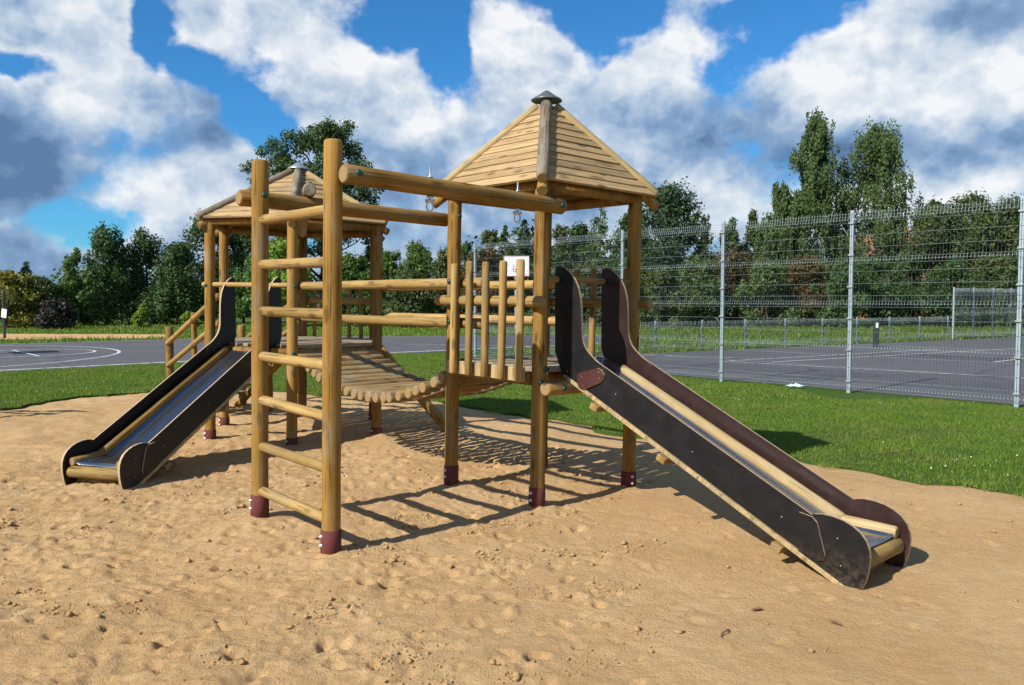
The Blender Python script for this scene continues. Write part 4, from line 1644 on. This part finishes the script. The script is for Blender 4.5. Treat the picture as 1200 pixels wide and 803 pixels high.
# name, px x, top y, width px, depth, kind, leaf material, label
TREES = [
    ('willow_bush', 8, 318, 78, 46, 'shrub', 'leaf_yellow', 'yellow-green bush at the far left edge by the notice pole'),
    ('willow_bush', 46, 324, 50, 47, 'shrub', 'leaf_olive', 'olive yellow bush right of the notice pole'),
    ('spruce_tree', 33, 304, 30, 66, 'spruce', 'leaf_spruce', 'small dark spruce top showing above the yellow bushes'),
    ('bare_bush', 62, 352, 50, 44, 'shrub', 'leaf_dead', 'low brown leafless bush between the yellow bush and the green trees'),
    ('young_tree', 88, 288, 46, 49, 'poplar', 'leaf_green', 'slender green tree with thin top left of the tree group'),
    ('broadleaf_tree', 126, 266, 84, 52, 'poplar', 'leaf_dark', 'broad dark green tree, tallest of the left tree group'),
    ('broadleaf_tree', 172, 270, 76, 54, 'poplar', 'leaf_dark', 'dark pointed tree in the middle of the left tree group'),
    ('broadleaf_tree', 207, 288, 70, 51, 'poplar', 'leaf_dark', 'lower dark tree just left of the six-sided tower'),
    ('sapling', 167, 357, 22, 46, 'shrub', 'leaf_lime', 'small bright green sapling before the dark left trees'),
    ('sapling', 222, 365, 20, 46, 'shrub', 'leaf_lime', 'small bright green bush beside the stair newel post'),
    ('broadleaf_tree', 244, 256, 80, 55, 'round', 'leaf_dark', 'dense dark tree behind the left posts of the six-sided tower'),
    ('broadleaf_tree', 285, 262, 80, 57, 'round', 'leaf_dark', 'dense dark tree behind the back beam ladder post'),
    ('broadleaf_tree', 374, 138, 170, 58, 'open', 'leaf_dark', 'tall open-crowned tree rising behind the six-sided roof'),
    ('lime_tree', 335, 281, 74, 47, 'round', 'leaf_lime', 'bright lime green tree seen between the ladder posts'),
    ('lime_tree', 412, 300, 66, 48, 'round', 'leaf_green', 'fresh green tree right of the front ladder post'),
    ('broadleaf_tree', 300, 300, 60, 48, 'round', 'leaf_green', 'green bush behind the left tower slide panel'),
    ('broadleaf_tree', 455, 292, 60, 50, 'round', 'leaf_green', 'mid green tree right of the six-sided tower'),
    ('broadleaf_tree', 438, 284, 46, 60, 'round', 'leaf_dark', 'dark tree directly behind the right post of the six-sided tower'),
    ('broadleaf_tree', 490, 282, 70, 53, 'round', 'leaf_green', 'wide green tree between the two towers'),
    ('broadleaf_tree', 478, 318, 66, 46, 'shrub', 'leaf_olive', 'low olive bush between the two towers'),
    ('autumn_tree', 524, 290, 44, 49, 'round', 'leaf_olive', 'reddish olive tree behind the left post of the square tower'),
    ('broadleaf_tree', 547, 282, 40, 52, 'poplar', 'leaf_dark', 'narrow dark tree at the left end of the tall fence'),
    ('pine_tree', 575, 268, 46, 55, 'poplar', 'leaf_olive', 'brownish pine above the left end of the tall fence'),
    ('pine_tree', 592, 262, 34, 54, 'spruce', 'leaf_dark', 'dark conifer just above the white backboard'),
    ('pine_tree', 614, 256, 40, 56, 'spruce', 'leaf_spruce', 'pointed conifer left of the front post of the square tower'),
    ('pine_tree', 655, 264, 56, 52, 'poplar', 'leaf_olive', 'olive tree right of the front post of the square tower'),
    ('spruce_tree', 703, 236, 62, 53, 'spruce', 'leaf_birch', 'light green spruce under the right roof edge'),
    ('broadleaf_tree', 676, 262, 50, 58, 'round', 'leaf_dark', 'dark tree between two conifers under the square roof'),
    ('pine_tree', 778, 214, 100, 54, 'round', 'leaf_spruce', 'big dark pine right of the square roof'),
    ('broadleaf_tree', 738, 250, 60, 57, 'round', 'leaf_dark', 'dark tree behind the right post of the square tower'),
    ('spruce_tree', 826, 250, 40, 53, 'spruce', 'leaf_birch', 'pale conifer right of the big dark pine'),
    ('broadleaf_tree', 852, 250, 48, 55, 'poplar', 'leaf_birch', 'light feathery tree above the second fence post'),
    ('broadleaf_tree', 883, 247, 50, 56, 'poplar', 'leaf_olive', 'olive tree left of the birches'),
    ('birch_tree', 914, 215, 84, 53, 'birch', 'leaf_birch', 'shorter birch left of the two tall birches'),
    ('birch_tree', 958, 134, 116, 53, 'birch', 'leaf_birch', 'taller left one of the two tall birches'),
    ('birch_tree', 1024, 146, 138, 54, 'birch', 'leaf_birch', 'wider right one of the two tall birches'),
    ('hedge_tree', 1092, 234, 102, 52, 'round', 'leaf_olive', 'brown-green tree right of the birches'),
    ('hedge_tree', 1140, 228, 102, 53, 'round', 'leaf_olive', 'brown-green tree left of the last fence post'),
    ('hedge_tree', 1188, 232, 96, 52, 'round', 'leaf_olive', 'brown-green tree behind the last fence post'),
    ('hedge_tree', 1240, 236, 106, 53, 'round', 'leaf_olive', 'brown-green tree at the right edge beyond the last fence post'),
]
for i, (nm, px, ty, wpx, z, kind, leaf, lb) in enumerate(TREES):
    X = (px - 600) * z / FPX
    H = EYE + (353 - ty) * z / FPX
    W = wpx * z / FPX * 1.08
    tree(nm, X, z, H, W, kind, leaf, lb, 100 + i, None, bark='birch_bark' if kind == 'birch' else 'bark', lean=-.5 if px == 958 else (.3 if px == 1022 else 0))
SHR = [('leaf_autumn', 'rusty autumn shrub'), ('leaf_olive', 'olive shrub'), ('leaf_dark', 'dark green shrub'), ('leaf_birch', 'mid green shrub'), ('leaf_dark', 'deep green shrub')]
names = ['at the left end of the tall fence', 'behind the white backboard', 'behind the pickets of the square tower', 'left of the slide top panels', 'behind the slide top panels', 'right of the slide top panels',
         'in the first full fence bay', 'left of the second fence post', 'right of the second fence post', 'in the middle of the second fence bay', 'below the left birch', 'below the two birches', 'right of the third fence post',
         'in the middle of the last full bay', 'left of the last fence post', 'behind the last fence post']
for i, wh in enumerate(names):
    px = 565 + i * 42
    z = 47 + (i * 7 % 5)
    lf, ad = SHR[(i * 2 + (i // 4)) % 5]
    ty = 292 + (i * 13 % 22)
    tree('shrub', (px - 600) * z / FPX, z, EYE + (353 - ty) * z / FPX, 84 * z / FPX, 'shrub', lf, ad + ' ' + wh, 300 + i, 'shrubs along the far side of the courts')

# far wood as one mass
cl_ = []
for i in range(260):
    x = rng.uniform(-75, 85)
    h = rng.uniform(1.5, 4.2) if x < -4 else rng.uniform(3.5, 7.5)
    cl_.append((x, rng.uniform(72, 84), h * .6, 2.4, 2.0, h * .55))
V_, F_ = leaf_cloud(cl_, 70000, .30, 999)
tag(link('far_wood', np_mesh('far_wood', V_, F_, ['leaf_dark'])), 'dark far wood behind the separate trees', 'wood', kind='stuff')

# ------------------------------------------------------------------ houses far behind
def house(name, px, z, w, d, hw, hroof, wall, roofm, label, rz=0.0):
    Hs_ = empty(name, ((px - 600) * z / FPX, z, 0), rz)
    tag(Hs_, label, 'house')
    boxo('wall', (0, 0, hw / 2), (w, d, hw), wall, Hs_, None, 0)
    V = [(-w / 2 - .4, -d / 2 - .4, hw), (w / 2 + .4, -d / 2 - .4, hw), (w / 2 + .4, d / 2 + .4, hw), (-w / 2 - .4, d / 2 + .4, hw), (-w / 2 - .4, 0, hw + hroof), (w / 2 + .4, 0, hw + hroof)]
    rf = link('roof', py_mesh('roof', V, [(0, 1, 5, 4), (2, 3, 4, 5), (1, 2, 5), (3, 0, 4), (3, 2, 1, 0)], [roofm]), Hs_)
    boxo('chimney', (w * .2, 0, hw + hroof + .2), (.6, .6, 1.0), wall, rf, None, 0)
    for i in range(3):
        wd = boxo('window', (-w / 2 + w * (i + .5) / 3, -d / 2 - .03, hw * .62), (1.2, .08, 1.3), 'house_white', Hs_, None, 0)
        boxo('pane', (0, -.045, 0), (1.0, .02, 1.1), 'window_glass', wd, None, 0)


house('house', 1043, 70, 5.5, 6, 5.2, 2.0, 'orange_brick', 'orange_brick', 'orange brick house glimpsed through the trees right of the birches', R(10))
house('house', 60, 80, 8, 7, 1.9, 1.3, 'house_white', 'roof_slate', 'low house with slate roof glimpsed behind the left bushes', R(15))
